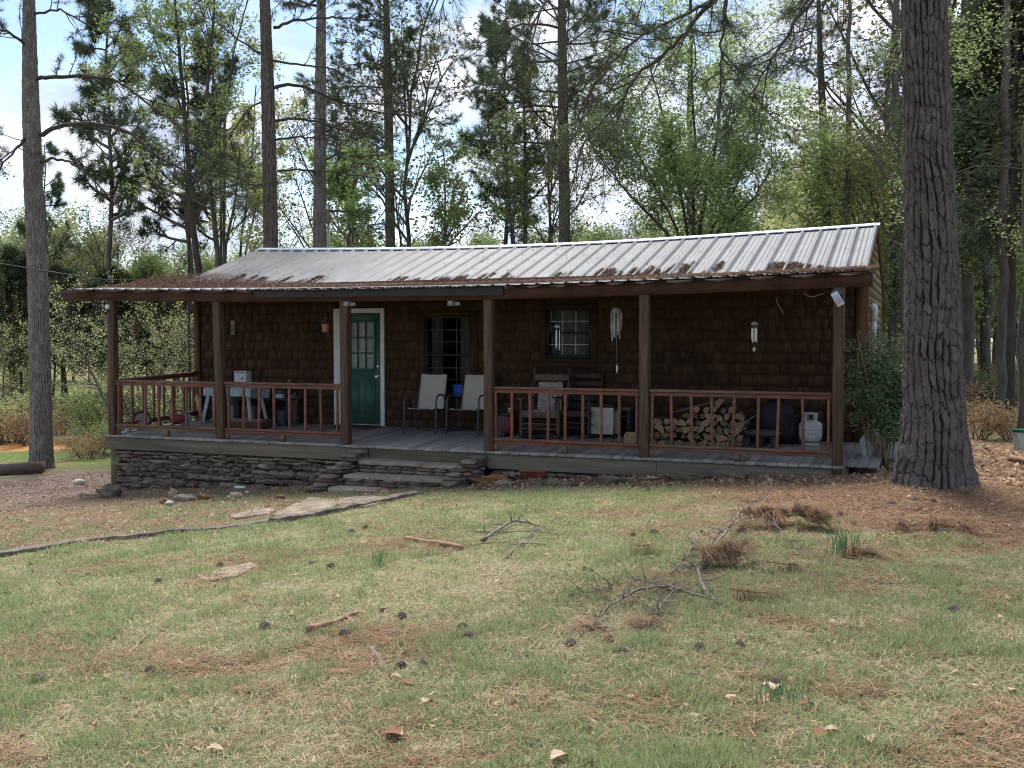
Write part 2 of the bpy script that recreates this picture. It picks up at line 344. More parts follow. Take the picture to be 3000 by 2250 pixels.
def blades(name, label, X, Y, h, wd, lean, mt, cat='grass', z0=-.012, curl=.5):
    n = len(X); Z = gz(X, Y)+.045*(fbm(X*2.3, Y*2.3, 41)-.5)+.03*(fbm(X*7, Y*7, 44, 3)-.5)+z0
    a = R.uniform(0, 2*math.pi, n); ln = np.abs(R.normal(0, 1, n))*lean
    dx, dy = np.cos(a), np.sin(a); P = np.stack([X, Y, Z], -1)
    D = np.stack([dx*np.sin(ln), dy*np.sin(ln), np.cos(ln)], -1)
    l2 = ln*(1+curl)+.25; D2 = np.stack([dx*np.sin(l2), dy*np.sin(l2), np.cos(l2)], -1)
    s = np.stack([-dy, dx, np.zeros(n)], -1); b = R.uniform(0, 2*math.pi, n); s = s*np.cos(b)[:, None]*.5+np.stack([np.cos(b), np.sin(b), 0*b], -1)*.7
    s = s/np.linalg.norm(s, axis=1)[:, None]*wd[:, None]/2
    mid = P+D*(h*.55)[:, None]; tip = mid+D2*(h*.45)[:, None]
    v = np.stack([P-s, P+s, mid+s*.8, mid-s*.8, tip], 1); i = np.arange(n)[:, None]*5
    m = M(); rr = np.repeat(R.random(n), 5); m.add(v.reshape(-1, 3), i+np.array([[0, 1, 2, 3]]), rr); m.f.append((i+np.array([[3, 2, 4]])))
    return tag(part(name, m, mt, None), label, cat, kind='stuff')
def strands(X, Y, Z, ln, wd, tilt=.12, bend=.25):
    n = len(X); a = R.uniform(0, 2*math.pi, n); d = np.stack([np.cos(a), np.sin(a), R.normal(0, tilt, n)], -1); s = np.stack([-np.sin(a), np.cos(a), 0*a], -1)
    P = np.stack([X, Y, Z], -1); e = s*(R.normal(0, bend, n)*ln)[:, None]
    w_ = s*wd[:, None]/2; A = P-d*ln[:, None]/2; B = P+e*.4+np.array([0, 0, .004]); C = P+d*ln[:, None]/2
    v = np.stack([A-w_*.4, A+w_*.4, B+w_, B-w_, C+w_*.4, C-w_*.4], 1); i = np.arange(n)[:, None]*6
    m = M(); m.add(v.reshape(-1, 3), np.concatenate([i+np.array([[0, 1, 2, 3]]), i+np.array([[3, 2, 4, 5]])]), np.repeat(R.random(n), 6)); return m
def micro(X, Y): return gz(X, Y)+.045*(fbm(X*2.3, Y*2.3, 41)-.5)+.03*(fbm(X*7, Y*7, 44, 3)-.5)
def lawn_cover():
    grs = mat('grass_blade', (.24, .30, .14), c2=(.38, .42, .23), sc=2.2, trans=.35, rnd=.3)
    dry = mat('grass_dry', (.58, .50, .35), c2=(.36, .28, .18), sc=3, trans=.2, rnd=.35)
    lfm = mat('dead_leaf', (.30, .17, .10), c2=(.45, .36, .27), sc=9, trans=.15, rnd=.45)
    X, Y = visible_area(800000, 16.5); ns, hs, pr, dr = zones(X, Y); n = fbm(X*.75+3, Y*.75, 21); n2 = fbm(X*5, Y*5, 22); n3 = fbm(X*2.4+8, Y*2.4, 23)
    dens = (.50+.75*sstep(.36, .60, n*.4+n3*.6))*(.28+1.0*sstep(.4, .6, n2))*(1-.94*ns)*(1-.68*hs)*(1-.93*pr)*(1-dr)
    lf = sstep(-2.2, -4.5, X+.25*(Y+8)); dens = dens*(1+.45*lf)*(.45+.75*sstep(.36, .5, fbm(X*1.4+20, Y*1.4, 25))); dens = np.where((X < -9) & (Y > -4), dens*.5, dens)
    k = (R.random(len(X)) < dens) & clear(X, Y); X, Y, n3 = X[k], Y[k], n3[k]
    tall = 1+.7*sstep(.55, .7, n3)
    blades('grass', 'thin green spring lawn grass in patches over the front yard', X, Y, R.uniform(.022, .062, len(X))*tall, R.uniform(.004, .0075, len(X))*(.6+.4*np.hypot(X-CAM[0], Y-CAM[1])/7), .5, grs)
    X, Y = visible_area(330000, 16.5); ns, hs, pr, dr = zones(X, Y)
    k = (R.random(len(X)) < (1-.9*ns)*(1-.55*hs)*(1-.8*pr)*(1-.9*dr)*(.16+.42*sstep(.62, .42, fbm(X*.75+3, Y*.75, 21)))*(1-.45*sstep(-2.2, -4.5, X+.25*(Y+8)))) & clear(X, Y); X, Y = X[k], Y[k]
    m = strands(X, Y, micro(X, Y)+R.uniform(0, .02, len(X)), R.uniform(.03, .09, len(X)), R.uniform(.0022, .0046, len(X))*(.6+.4*np.hypot(X-CAM[0], Y-CAM[1])/7), .4, .35)
    tag(part('dry_grass', m, dry, None), 'pale dead grass stems matted between the green lawn blades', 'grass', kind='stuff')
    # pine straw lying over the yard, thickest round the big pine
    X, Y = visible_area(420000, 19, 1.25); ns, hs, pr, dr = zones(X, Y); n = fbm(X*1.3, Y*1.3, 31)
    k = (R.random(len(X)) < (.05+ns*.95+.35*pr+.10*hs+.35*sstep(.57, .7, n))) & clear(X, Y); X, Y = X[k], Y[k]
    m = strands(X, Y, micro(X, Y)+R.uniform(0, .025, len(X)), R.uniform(.10, .19, len(X)), R.uniform(.003, .0055, len(X)), .16, .2)
    tag(part('pine_straw', m, straw, None), 'rusty fallen pine needles strewn over the yard and banked round the big pine', 'pine straw', kind='stuff')
    # small curled leaves
    X, Y = visible_area(60000, 24, 1.0); ns, hs, pr, dr = zones(X, Y)
    k = (R.random(len(X)) < (.045+.9*pr+.3*hs+.2*ns+.45*dr)*(X > -16)) & clear(X, Y); X, Y, pr = X[k], Y[k], pr[k]; N = len(X)
    a = R.uniform(0, 6.28, N); sz = R.uniform(.012, .034, N)*(1+.6*pr); P = np.stack([X, Y, micro(X, Y)+.008], -1)
    u = np.stack([np.cos(a), np.sin(a), R.normal(0, .35, N)], -1)*sz[:, None]; v_ = np.stack([-np.sin(a), np.cos(a), R.normal(0, .35, N)], -1)*(sz*R.uniform(.4, .8, N))[:, None]
    zz = np.array([0, 0, 1.])*(sz*.5)[:, None]
    v = np.stack([P-u+zz, P-v_, P+u+zz*R.random((N, 1)), P+v_+zz*.6], 1); m = M()
    m.add(v.reshape(-1, 3), np.concatenate([np.arange(N)[:, None]*4+np.array([[0, 1, 2]]), np.arange(N)[:, None]*4+np.array([[0, 2, 3]])]), np.repeat(R.random(N), 4))
    tag(part('leaf_litter', m, lfm, None), 'small curled brown dead leaves scattered over ground by the porch', 'leaf litter', kind='stuff')
lawn_cover()
# ------------------------------------------------------------------ the cabin
cabin = thing('cabin', 'low brown shingled cabin with ribbed metal roof and a long railed front porch', 'cabin')
WY = 2.30; XL, XR = -12.22, .19; RY, RZ = 5.0, 3.64; KX0, KX1 = -12.64, .25
def carve(m, x0, x1, z0, z1, holes, y0, y1):                # a wall in pieces round its openings
    xs = sorted({x0, x1, *[h for q in holes for h in q[:2]]}); 
    for a, b in zip(xs[:-1], xs[1:]):
        zz = z0
        for q in sorted([q for q in holes if q[0] <= a+1e-6 and q[1] >= b-1e-6], key=lambda q: q[2]):
            if q[2] > zz: m.box((a, y0, zz), (b, y1, q[2]), .5)
            zz = q[3]
        if zz < z1: m.box((a, y0, zz), (b, y1, z1), .5)
HOLES = [(-8.99, -8.10, .11, 2.16), (-7.22, -6.30, .70, 2.09), (-4.92, -4.13, 1.36, 2.19)]
def build_walls():
    m = M(); carve(m, XL, XR-.02, -.2, 2.66, HOLES, WY, WY+.12)
    part('wall', m, mat('wall_board', (.04, .022, .012), .9), cabin)
    m = M()                                                 # shingle courses on the porch wall
    holes = [(-9.09, -8.03, 0, 2.235), (-7.33, -6.22, .52, 2.16), (-5.02, -4.02, 1.19, 2.25)]
    z = .06; k = 0
    while z < 2.62:
        x = XL+.10
        while x < XR-.14:
            w_ = R.uniform(.09, .24); x2 = min(x+w_, XR-.13); zt = z+.20; zb = z+R.normal(0, .002)
            segs = [(x, x2-.004)]
            for h in holes:
                if h[2] < z+.16 and h[3] > z+.02:
                    ns_ = []
                    for a, b in segs:
                        if b <= h[0] or a >= h[1]: ns_.append((a, b))
                        else:
                            if a < h[0]-.01: ns_.append((a, h[0]))
                            if b > h[1]+.01: ns_.append((h[1], b))
                    segs = ns_
            for a, b in segs:
                t = .016+R.uniform(-.003, .004)
                v = [(a, WY-t-.006, zb), (b, WY-t-.006, zb), (b, WY-.002, zb), (a, WY-.002, zb), (a, WY-.005, zt), (b, WY-.005, zt), (b, WY-.001, zt), (a, WY-.001, zt)]
                m.add(v, [(0, 1, 5, 4), (0, 3, 2, 1), (1, 2, 6, 5), (0, 4, 7, 3), (4, 5, 6, 7)])
            x = x2
        z += .176
    part('shingles', m, shingle, cabin)
    for X0, sg in ((XR, 1), (XL, -1)):                      # clapboard side walls with their gables
        z = -.15; m = M()
        while z < 3.45:
            zt = z+.15; zm = z+.07
            y0 = WY if zm < 2.62 else WY+(zm-2.62)/.344; y1 = 2*RY-y0
            if y1-y0 > .1:
                a, b = X0+sg*.022, X0+sg*.006
                v = [(a, y0, z), (a, y1, z), (b, y1, zt), (b, y0, zt), (X0, y0, z), (X0, y1, z), (X0-sg*.0, y1, zt), (X0-sg*.0, y0, zt)]
                m.add(v, [(0, 1, 2, 3), (0, 4, 5, 1), (0, 3, 7, 4), (1, 5, 6, 2), (2, 6, 7, 3)])
            z += .14
        part('clapboard', m, siding, cabin)
    m = M(); Y2 = 2*RY-WY
    m.box((XL, Y2-.1, -.6), (XR-.02, Y2, 2.62), .5); m.box((XL, WY+.125, -.6), (XL+.1, Y2-.105, 2.62), .5); m.box((XR-.12, WY+.125, -.6), (XR-.003, Y2-.105, 2.62), .5)
    part('shell', m, mat('wall_board', (.04, .022, .012)), cabin)
    for X0 in (XL, XR-.103):
        m = M()
        m.add([(X0, WY+.02, 2.63), (X0, Y2-.02, 2.63), (X0, RY, RZ-.1), (X0+.1, WY+.02, 2.63), (X0+.1, Y2-.02, 2.63), (X0+.1, RY, RZ-.1)], [(0, 1, 2), (3, 5, 4), (0, 3, 4, 1), (1, 4, 5, 2), (2, 5, 3, 0)], .5); part('gable', m, mat('wall_board', (.04, .022, .012)), cabin)
    m = M(); m.box((XL+.1, WY+.13, .05), (XR-.13, Y2-.12, .1), .3); m.box((XL+.1, WY+.13, 2.5), (XR-.13, Y2-.12, 2.55), .3)
    part('shell', m, mat('wall_board', (.04, .022, .012)), cabin)
    for b in (((XL-.03, WY-.05, .03), (XL+.09, WY+.0, 2.63)), ((XL-.035, WY+.003, -.3), (XL-.003, WY+.1, 2.63)), ((XR-.12, WY-.05, .02), (XR+.03, WY, 2.63)), ((XR+.024, WY+.003, -.15), (XR+.05, WY+.1, 2.6))): m = M(); m.box(*b); part('corner_board', m, mat('corner_wood', (.12, .06, .03), .8, (.07, .035, .02), 7, (1.5, 1.5, .15), .3), cabin)
build_walls()
def build_door():
    x0, x1, z0, z1 = -8.93, -8.12, .13, 2.15; y = WY+.015
    m = M(); gx0, gx1, gz0, gz1 = x0+.15, x1-.145, 1.14, 1.98
    for b in ((x0, z0, gx0, z1), (gx1, z0, x1, z1), (gx0, z0, gx1, gz0), (gx0, gz1, gx1, z1)): m.box((b[0], y, b[1]), (b[2], y+.045, b[3]), .5)
    for a, b in ((x0+.13, x0+.36), (x1-.36, x1-.13)):       # two raised panels below
        m.box((a, y-.006, z0+.17), (b, y-.001, z0+.78), .5); m.box((a+.035, y-.014, z0+.205), (b-.035, y-.0065, z0+.745), .5)
    for b in ((gx0-.03, gz0-.03, gx0, gz1+.03), (gx1, gz0-.03, gx1+.03, gz1+.03), (gx0, gz0-.03, gx1, gz0), (gx0, gz1, gx1, gz1+.03)): m.box((b[0], y-.014, b[1]), (b[2], y-.001, b[3]), .5)
    d = part('door', m, green, cabin)
    m = M(); w_ = (gx1-gx0)/3; h = (gz1-gz0)/3
    for i in (1, 2): m.box((gx0+w_*i-.012, y-.01, gz0), (gx0+w_*i+.012, y+.01, gz1), .5)
    for i in (1, 2):
        for k in range(3): m.box((gx0+w_*k+(.012 if k else 0), y-.009, gz0+h*i-.012), (gx0+w_*(k+1)-(.012 if k < 2 else 0), y+.009, gz0+h*i+.012), .5)
    part('muntin', m, green, d)
    m = M(); m.box((gx0, y+.011, gz0), (gx1, y+.015, gz1)); part('pane', m, glassm, d)
    m = M(); z = gz0
    while z < gz1: m.obox((gx0+.005, y+.032, z), (gx1-.005, y+.032, z), .003, .021, None, (0, 1, .5)); z += .0235
    m.box((gx0, y+.04, gz0), (gx1, y+.043, gz1), .5)
    part('blind', m, mat('blind_white', (.52, .54, .55), .6, (.42, .43, .45), 3), d)
    m = M(); m.lathe([(.03, 0), (.03, .008), (.012, .012), (.012, .04), (.026, .05), (.032, .065), (.026, .082), (.008, .088)], (x1-.065, y, .99), 16, ax=(0, -1, 0)); part('door_knob', m, steel, d, 1)
    m = M(); m.lathe([(.028, 0), (.028, .012), (.02, .02), (.004, .021)], (x1-.065, y, 1.18), 16, ax=(0, -1, 0)); part('deadbolt', m, steel, d, 1)
    m = M(); a = -9.085; b = -8.03
    for q in ((a, .1, x0-.012, 2.235), (x1+.012, .1, b, 2.235), (x0-.012, z1+.012, x1+.012, 2.235)): m.box((q[0], WY-.045, q[1]), (q[2], WY+.0, q[3]), .5)
    m.box((x0-.012, WY-.012, .1), (x0-.001, WY+.07, z1+.01)); m.box((x1+.001, WY-.012, .1), (x1+.012, WY+.07, z1+.01)); m.box((x0-.001, WY-.03, z1+.001), (x1+.001, WY+.07, z1+.012))
    part('door_frame', m, white, cabin, bevel=.003)
    m = M(); m.box((x0-.011, WY-.06, .1), (x1+.011, WY+.07, .127)); part('threshold', m, mat('tin', (.35, .34, .33), .4, metal=.6), cabin)
build_door()
def build_window(x0, x1, z0, z1, fm, mm, cols, rows, curtain, lbl):
    y = WY+.01; w_ = part('window', M().box((x0, y+.09, z0), (x0+.02, y+.1, z1)).box((x1-.02, y+.09, z0), (x1, y+.1, z1)), fm, cabin, label=lbl)
    zm = (z0+z1)/2
    m = M()
    for b in ((x0, z0, x0+.04, z1), (x1-.04, z0, x1, z1), (x0+.04, z0, x1-.04, z0+.045), (x0+.04, z1-.045, x1-.04, z1)): m.box((b[0], y-.02, b[1]), (b[2], y+.05, b[3]), .5)
    m.box((x0+.04, y-.012, zm-.02), (x1-.04, y+.04, zm+.022), .5); part('sash', m, fm, w_)
    m = M(); cw = (x1-x0-.08)/cols
    for a, b, yy in ((z0+.045, zm-.02, y+.012), (zm+.022, z1-.045, y+.02)):
        for i in range(1, cols): m.box((x0+.04+cw*i-.008, yy, a), (x0+.04+cw*i+.008, yy+.008, b), .5)
        for k in range(1, rows):
            zz = a+(b-a)*k/rows
            for i in range(cols): m.box((x0+.04+cw*i+.008, yy, zz-.008), (x0+.04+cw*(i+1)-.008, yy+.008, zz+.008), .5)
    part('muntin', m, mm, w_)
    m = M(); m.box((x0+.04, y+.03, z0+.045), (x1-.04, y+.034, zm-.02)); m.box((x0+.04, y+.036, zm+.022), (x1-.04, y+.04, z1-.045)); part('pane', m, glassm, w_)
    for a, b, cm in curtain:
        n = 40; xs = np.linspace(a, b, n); yy = y+.16+.025*np.sin(xs*75)+.01*np.sin(xs*31)
        v = np.concatenate([np.stack([xs, yy, np.full(n, z0)], -1), np.stack([xs, yy, np.full(n, z1)], -1)])
        i = np.arange(n-1)[:, None]; m = M(); m.add(v, np.concatenate([i, i+1, i+1+n, i+n], 1)); part('curtain', m, cm, w_, 2)
curt = mat('curtain_cloth', (.13, .11, .10), .9, (.06, .055, .05), 4, (4, 1, .4)); curl_ = mat('curtain_pale', (.14, .15, .14), .9, (.07, .08, .08), 3)
wbr = mat('window_brown', (.04, .02, .012), .6); mdk = mat('muntin_dark', (.10, .09, .085), .6)
build_window(-7.22, -6.30, .70, 2.09, wbr, mdk, 3, 3, [(-7.17, -6.98, curt), (-6.62, -6.36, curt)], 'tall dark window with brown frame and gathered curtains')
build_window(-4.92, -4.13, 1.36, 2.19, blackm, mat('muntin_white', (.5, .5, .5), .6), 3, 2, [(-4.88, -4.17, curl_)], 'small window with black frame and white glazing bars')
for bb, ex in ((((-7.33, .705, -7.22, 2.16), (-6.30, .705, -6.19, 2.16), (-7.22, 2.09, -6.30, 2.16)), ((-7.36, -.07, .655, -6.16, -.001, .70), (-7.2, -.034, .53, -6.3, -.001, .653))), (((-5.02, 1.30, -4.92, 2.25), (-4.13, 1.30, -4.02, 2.25), (-4.92, 2.19, -4.13, 2.25)), ((-5.02, -.034, 1.19, -4.02, -.001, 1.298), (-5.05, -.06, 1.299, -3.99, -.035, 1.34)))):
    m = M()
    for b in bb: m.box((b[0], WY-.034, b[1]), (b[2], WY+.003, b[3]))
    for b in ex: m.box((b[0], WY+b[1], b[2]), (b[3], WY+b[4], b[5]))
    part('window_trim', m, mat('trim_brown', (.05, .026, .014), .8, (.03, .016, .009), 7), cabin)
# porch floor, rim boards, joists
m = M(); x = -12.30; 
while x < .50:
    x2 = x+.137; y0 = -.075+R.uniform(-.008, .008)+(.0 if x < .1 else .1)*1; t = R.normal(0, .0015); s = R.random()
    if x2 > .12: y0 = .10+R.random()*.02
    if not (x2 < -12.2 and 0): m.add([(a, b, fz(b)+t-c*.036) for a in (x, x2) for b in (y0, WY-.028) for c in (1, 0)], [(0, 1, 3, 2), (4, 6, 7, 5), (0, 4, 5, 1), (2, 3, 7, 6), (0, 2, 6, 4), (1, 5, 7, 3)], s)
    x += .1425
part('porch_floor', m, deckw, cabin, bevel=.004)
m = M()
for a, b, z0, z1, yy in ((-12.33, -9.9, -.255, -.045, 0), (-9.895, -7.05, -.25, -.045, 0), (-7.04, -5.0, -.24, -.047, .02), (-4.995, -2.42, -.265, -.045, 0), (-2.415, .10, -.25, -.047, 0)): m.box((a, -.045+yy, z0), (b, -.002+yy, z1))
m.box((-12.33, .0, -.25), (-12.29, WY, -.04)); m.box((.08, .0, -.24), (.12, WY, -.04))
part('rim_board', m, rimw, cabin, bevel=.004)
for x in np.arange(-12, .2, .6): part('joist', M().box((x, .003, -.22), (x+.04, WY, -.06)), rimw, cabin)
# posts, rails
PX = [-12.18, -9.86, -7.46, -4.98, -2.60, .01]
def zbeam(X): return 2.345+.012*(X < -6)+eaveS(X)
for i, x in enumerate(PX):
    m = M(); tw = R.normal(0, .012)
    m.obox((x, 0, fz(0)+.001 if x < 0 else -.12), (x+tw+(-.03 if i == 1 else 0), 0, float(zbeam(x))), .135, .135, side=(1, 0, 0)); part('post', m, postw, cabin, bevel=.006)
for x, z in ((-12.17, -1.1), (-9.86, -.95)): part('footing_post', M().box((x-.065, -.03, z), (x+.065, .09, -.26)), mat('footing_wood', (.13, .12, .07), .9, (.07, .075, .035), 6, (2, 2, .3), .4), cabin)
def railing(p, q, nb, tilt, lab=None, worn=0, side=False):
    p = np.array(p, float); q = np.array(q, float); d = (q-p)/np.linalg.norm(q-p); s = np.array([d[1], -d[0], 0]); z = np.array([0, 0, 1.])
    L_ = np.linalg.norm(q-p)
    m = M(); ws = railo if worn else railw
    r = part('railing', m.obox(p+z*.945, q+z*.94, .085 if not side else .14, .036, .3), ws, cabin, label=lab, bevel=.004)
    m = M(); m.obox(p+z*.895-s*.0, q+z*.892-s*.0, .038, .05, .6); part('top_rail', m, railw, r, bevel=.003)
    m = M(); m.obox(p+z*.175, q+z*.17, .085, .036, .3); part('bottom_rail', m, ws, r, bevel=.004)
    m = M(); m.obox(p+z*.13, q+z*.122, .038, .05, .7); part('lower_rail', m, ws, r, bevel=.003)
    for t in nb:
        c = p+d*L_*t; tl = R.normal(0, tilt); m = M()
        m.obox(c+z*.193, c+z*.87+d*tl, .036, .036, None, d); part('baluster', m, railw, r, bevel=.003)
    m = M(); c = p+d*L_*.5; m.obox(c+z*(0.001), c+z*.104, .09, .06, None, d); part('foot_block', m, railo, r); m = M(); m.obox(p+d*.03, p+d*.03+z*.104, .06, .05, None, d); part('foot_block', m, railo, r)
    return r
railing((-12.11, 0, 0), (-9.94, 0, 0), np.linspace(.02, .97, 8), .004, 'leftmost front railing bay beside the corner post', 1)
railing((-9.79, 0, 0), (-7.53, 0, 0), np.linspace(.03, .96, 8), .008, 'front railing bay left of the steps')
railing((-4.91, 0, 0), (-2.68, 0, 0), [.015, .13, .26, .385, .505, .625, .75, .87, .985], .006, 'front railing bay with rocking chairs behind')
railing((-2.53, 0, 0), (-.07, 0, 0), [.015, .13, .25, .36, .475, .61, .715, .855, .985], .012, 'front railing bay with firewood behind', 1)
railing((-12.19, .07, 0), (-12.19, WY-.06, .09), np.linspace(.06, .95, 8), .006, 'side railing at the open left end', 0, True)
# beam, fascia, rafters
m = M(); bx = [-13.26, -9.6, -7.2, -4.5, -2.4, .42]
for a, b in zip(bx[:-1], bx[1:]):
    n = 6; xs = np.linspace(a+.002, b-.002, n)
    for c, d in zip(xs[:-1], xs[1:]):
        za, zb = float(zbeam(c)), float(zbeam(d)); k = R.random() if c == xs[0] else k
        m.add([(x, y, z) for x, z0 in ((c, za), (d, zb)) for y in (-.055, .055) for z in (z0+.001, z0+.185)], [(0, 1, 3, 2), (4, 6, 7, 5), (0, 4, 5, 1), (2, 3, 7, 6), (0, 2, 6, 4), (1, 5, 7, 3)], k)
part('porch_beam', m, beamw, cabin)
m = M(); m.obox((-9.12, -.085, 2.49+float(eaveS(-9.1))), (-4.72, -.085, 2.475+float(eaveS(-4.7))), .05, .15, side=(0, 1, 0)); part('dark_board', m, blackw, cabin, label='black board nailed along the eave over the steps', bevel=.004)
m = M()
for x in np.arange(-12.9, .4, .61):
    s = float(eaveS(x)); m = M(); m.obox((x, -.05, 2.50+s-.0), (x, WY-.01, 2.60+s*1.1), .04, .09, None, (1, 0, 0)); part('rafter', m, mat('rafter_wood', (.06, .035, .02), .85), cabin)
def metal_sheet(X0, X1, prof, ys, zf, t=.0, rag=0):
    """ribbed sheet: profile points across X, swept down the slope"""
    xs = []; hs = []; x = X0
    while x < X1:
        for dx, h in prof: xs.append(x+dx); hs.append(h)
        x += prof_w
    xs = np.array(xs); hs = np.array(hs); k = xs <= X1; xs, hs = xs[k], hs[k]
    m = M(); n = len(xs); Y = np.array(ys); off = (np.floor((xs-X0)/.93)*37 % 5-2)*rag if rag else 0*xs
    def lay(dz):
        v = np.zeros((len(Y), n, 3)); v[..., 0] = xs; v[..., 1] = Y[:, None]; v[0, :, 1] += off
        v[..., 2] = zf(v[..., 0], v[..., 1])+hs+dz; return v
    i = np.arange(len(Y)-1)[:, None]*n; j = np.arange(n-1)[None]
    f = np.stack([i+j, i+j+1, i+n+j+1, i+n+j], -1).reshape(-1, 4)
    sh = np.floor((xs-X0)/.93)*.17 % 1
    o = m.n; m.add(lay(0), f, np.tile(sh, len(Y))); m.add(lay(-.003), f[:, ::-1], np.tile(sh, len(Y)))
    e = np.arange(n-1)[:, None]; N = n*len(Y); m.f.append(np.concatenate([e, e+N, e+1+N, e+1], 1))
    return m
def zporch(X, Y): return 2.545+eaveS(X)+(Y+.15)*.066
def zmain(X, Y): return RZ-np.abs(Y-RY)*.344+ridgeS(X)*(1-.3*np.clip(np.abs(Y-RY)/2.7, 0, 1))+.0
prof_w = .2286
m = metal_sheet(-13.04, .42, [(0, 0), (.035, .0), (.045, .008), (.055, 0), (.165, 0), (.18, .022), (.20, .022), (.215, 0)], np.linspace(-.19, 2.42, 9), zporch, rag=.012)
part('porch_roof', m, metalr, cabin)
prof_w = .305
P2 = [(0, 0), (.022, .034), (.05, .034), (.072, 0), (.145, 0), (.155, .007), (.165, 0), (.225, 0), (.235, .007), (.245, 0)]
m = metal_sheet(KX0, KX1, P2, np.linspace(2.16, RY-.02, 9), lambda X, Y: zmain(X, Y)+.028, rag=.02)
part('main_roof', m, metalr, cabin)
m = metal_sheet(KX0, KX1, P2, np.linspace(RY+.02, 2*RY-1.95, 6), lambda X, Y: zmain(X, Y)+.028); part('back_roof', m, metalr, cabin)
m = M(); xs = np.linspace(KX0-.03, KX1+.02, 24)
for a, b in zip(xs[:-1], xs[1:]):
    za, zb = [float(RZ+ridgeS(q)+.06) for q in (a, b)]
    for s in (-1, 1):
        m.add([(a, RY, za), (b, RY, zb), (b, RY+s*.17, zb-.052), (a, RY+s*.17, za-.052), (a, RY+s*.172, za-.068), (b, RY+s*.172, zb-.068)], [(0, 1, 2, 3), (3, 2, 5, 4)], .4)
part('ridge_cap', m, mat('ridge_metal', (.50, .56, .64), .4, (.42, .47, .54), 4, metal=.3), cabin)
m = M()                                                     # bargeboards and the boards under the sheets
for X0 in (KX0+.02, KX1-.03):
    for s in (-1, 1): 
        m = M(); zr = float(RZ+ridgeS(X0))-.055; m.obox((X0, RY+s*.005, zr), (X0, RY+s*3.0, zr-3.0*.344), .028, .13, None, (1, 0, 0)); part('bargeboard', m, mat('barge_wood', (.07, .035, .022), .8), cabin)
m = M(); y0 = 2.25
for s in (-1, 1):
    for a, b in zip(np.linspace(KX0+.04, KX1-.05, 9)[:-1], np.linspace(KX0+.04, KX1-.05, 9)[1:]):
        ya, yb = RY+s*.01, RY+s*2.85; v = [(x, y, float(zmain(x, y))-t) for x in (a, b) for y in (ya, yb) for t in (.005, .03)]
        m.add(v, [(0, 1, 3, 2), (4, 6, 7, 5), (0, 4, 5, 1), (2, 3, 7, 6), (0, 2, 6, 4), (1, 5, 7, 3)])
part('roof_deck', m, mat('rafter_wood', (.06, .035, .02)), cabin)
# stone foundation, built of flat field stones
def stones(m, x0, x1, ztop, zbot, y, n=1, h=(.03, .10), dens=1.0):
    z = None; xs = x0
    rows = 0; zz = 1.
    lo = min(zbot(x0), zbot(x1)); z = ztop
    while z > lo-.08:
        hh = R.uniform(*h); x = x0-R.uniform(0, .1)
        while x < x1:
            w_ = R.uniform(.08, .38); c = x+w_/2
            if z > zbot(c)-.08: m.blob((c, y+R.uniform(-.025, .03), z-hh+R.normal(0, .008)), (w_*.54, .10, hh*.62), R.integers(999), 6, .8, R.random(), R.normal(0, .1), .62)
            x += w_*.93
        z -= hh*1.02
gb = lambda x: float(gz(x, -.1))-.03
m = M(); stones(m, -12.1, -6.9, -.27, gb, .03); m.box((-12.1, .07, -1.2), (-6.8, .25, -.27), .2); part('stone_foundation', m, stone, cabin, 2)
m = M(); stones(m, -4.9, -2.3, -.27, lambda x: float(gz(x, -.1))+.01, .06); m.box((-4.9, .10, -.7), (.0, .25, -.262), .2); part('stone_foundation', m, stone, cabin, 2)
# stone steps
stp = thing('stone_steps', 'weathered stone slab steps climbing between rough stone flanks to the porch', 'steps', (-6.2, 0, -.6))
def slabs(x0, x1, y0, y1, zt, cuts, th=.055):
    m = M(); xs = [x0]+list(cuts)+[x1]
    for a, b in zip(xs[:-1], xs[1:]):
        n = 9; fr = np.linspace(a+.006, b-.006, n); f1 = y0+R.normal(0, .012, n); k = R.random(); t = R.normal(0, .006)
        v = []
        for i in range(n):
            for (yy, zz) in ((f1[i], zt-th+t+R.normal(0, .004)), (f1[i]-.004, zt-.012+t), (f1[i]+.015, zt+t+R.normal(0, .002)), (y1, zt+t)): v.append((fr[i], yy, zz))
        v = np.array(v)-np.array([-6.2, 0, -.6]); i = np.arange(n-1)[:, None]*4; fa = [np.stack([i[:, 0]+c, i[:, 0]+4+c, i[:, 0]+5+c, i[:, 0]+1+c], -1) for c in range(3)]
        o = m.n; m.add(v, np.concatenate(fa), k); m.f.append(np.array([[0, 1, 2, 3], [4*n-1, 4*n-2, 4*n-3, 4*n-4]])+o)
    return m
TR = [(-7.05, -5.28, -.34, -.01, -.215, (-5.95,)), (-7.12, -5.42, -.66, -.30, -.385, (-6.65, -6.1)), (-7.20, -5.55, -.98, -.62, -.55, (-6.35,))]
for a, b, y0, y1, z, c in TR: part('tread', slabs(a, b, y0, y1, z, c), slab, stp)
m = M(); O = np.array([-6.2, 0, -.6])
for a, b, y0, y1, z, c in TR:
    x = a
    while x < b:
        w_ = R.uniform(.15, .32)
        for zz in (z-.085, z-.14): m.blob(np.array([x+w_/2, y0+.07, zz])-O, (w_*.5, .07, .034), R.integers(999), 5, .4, R.random(), 0, .8)
        x += w_
    m.box(np.array([a, y0+.05, -.75])-O, np.array([b, -.005, z-.05])-O, .3)
part('riser', m, stone, stp, 2)
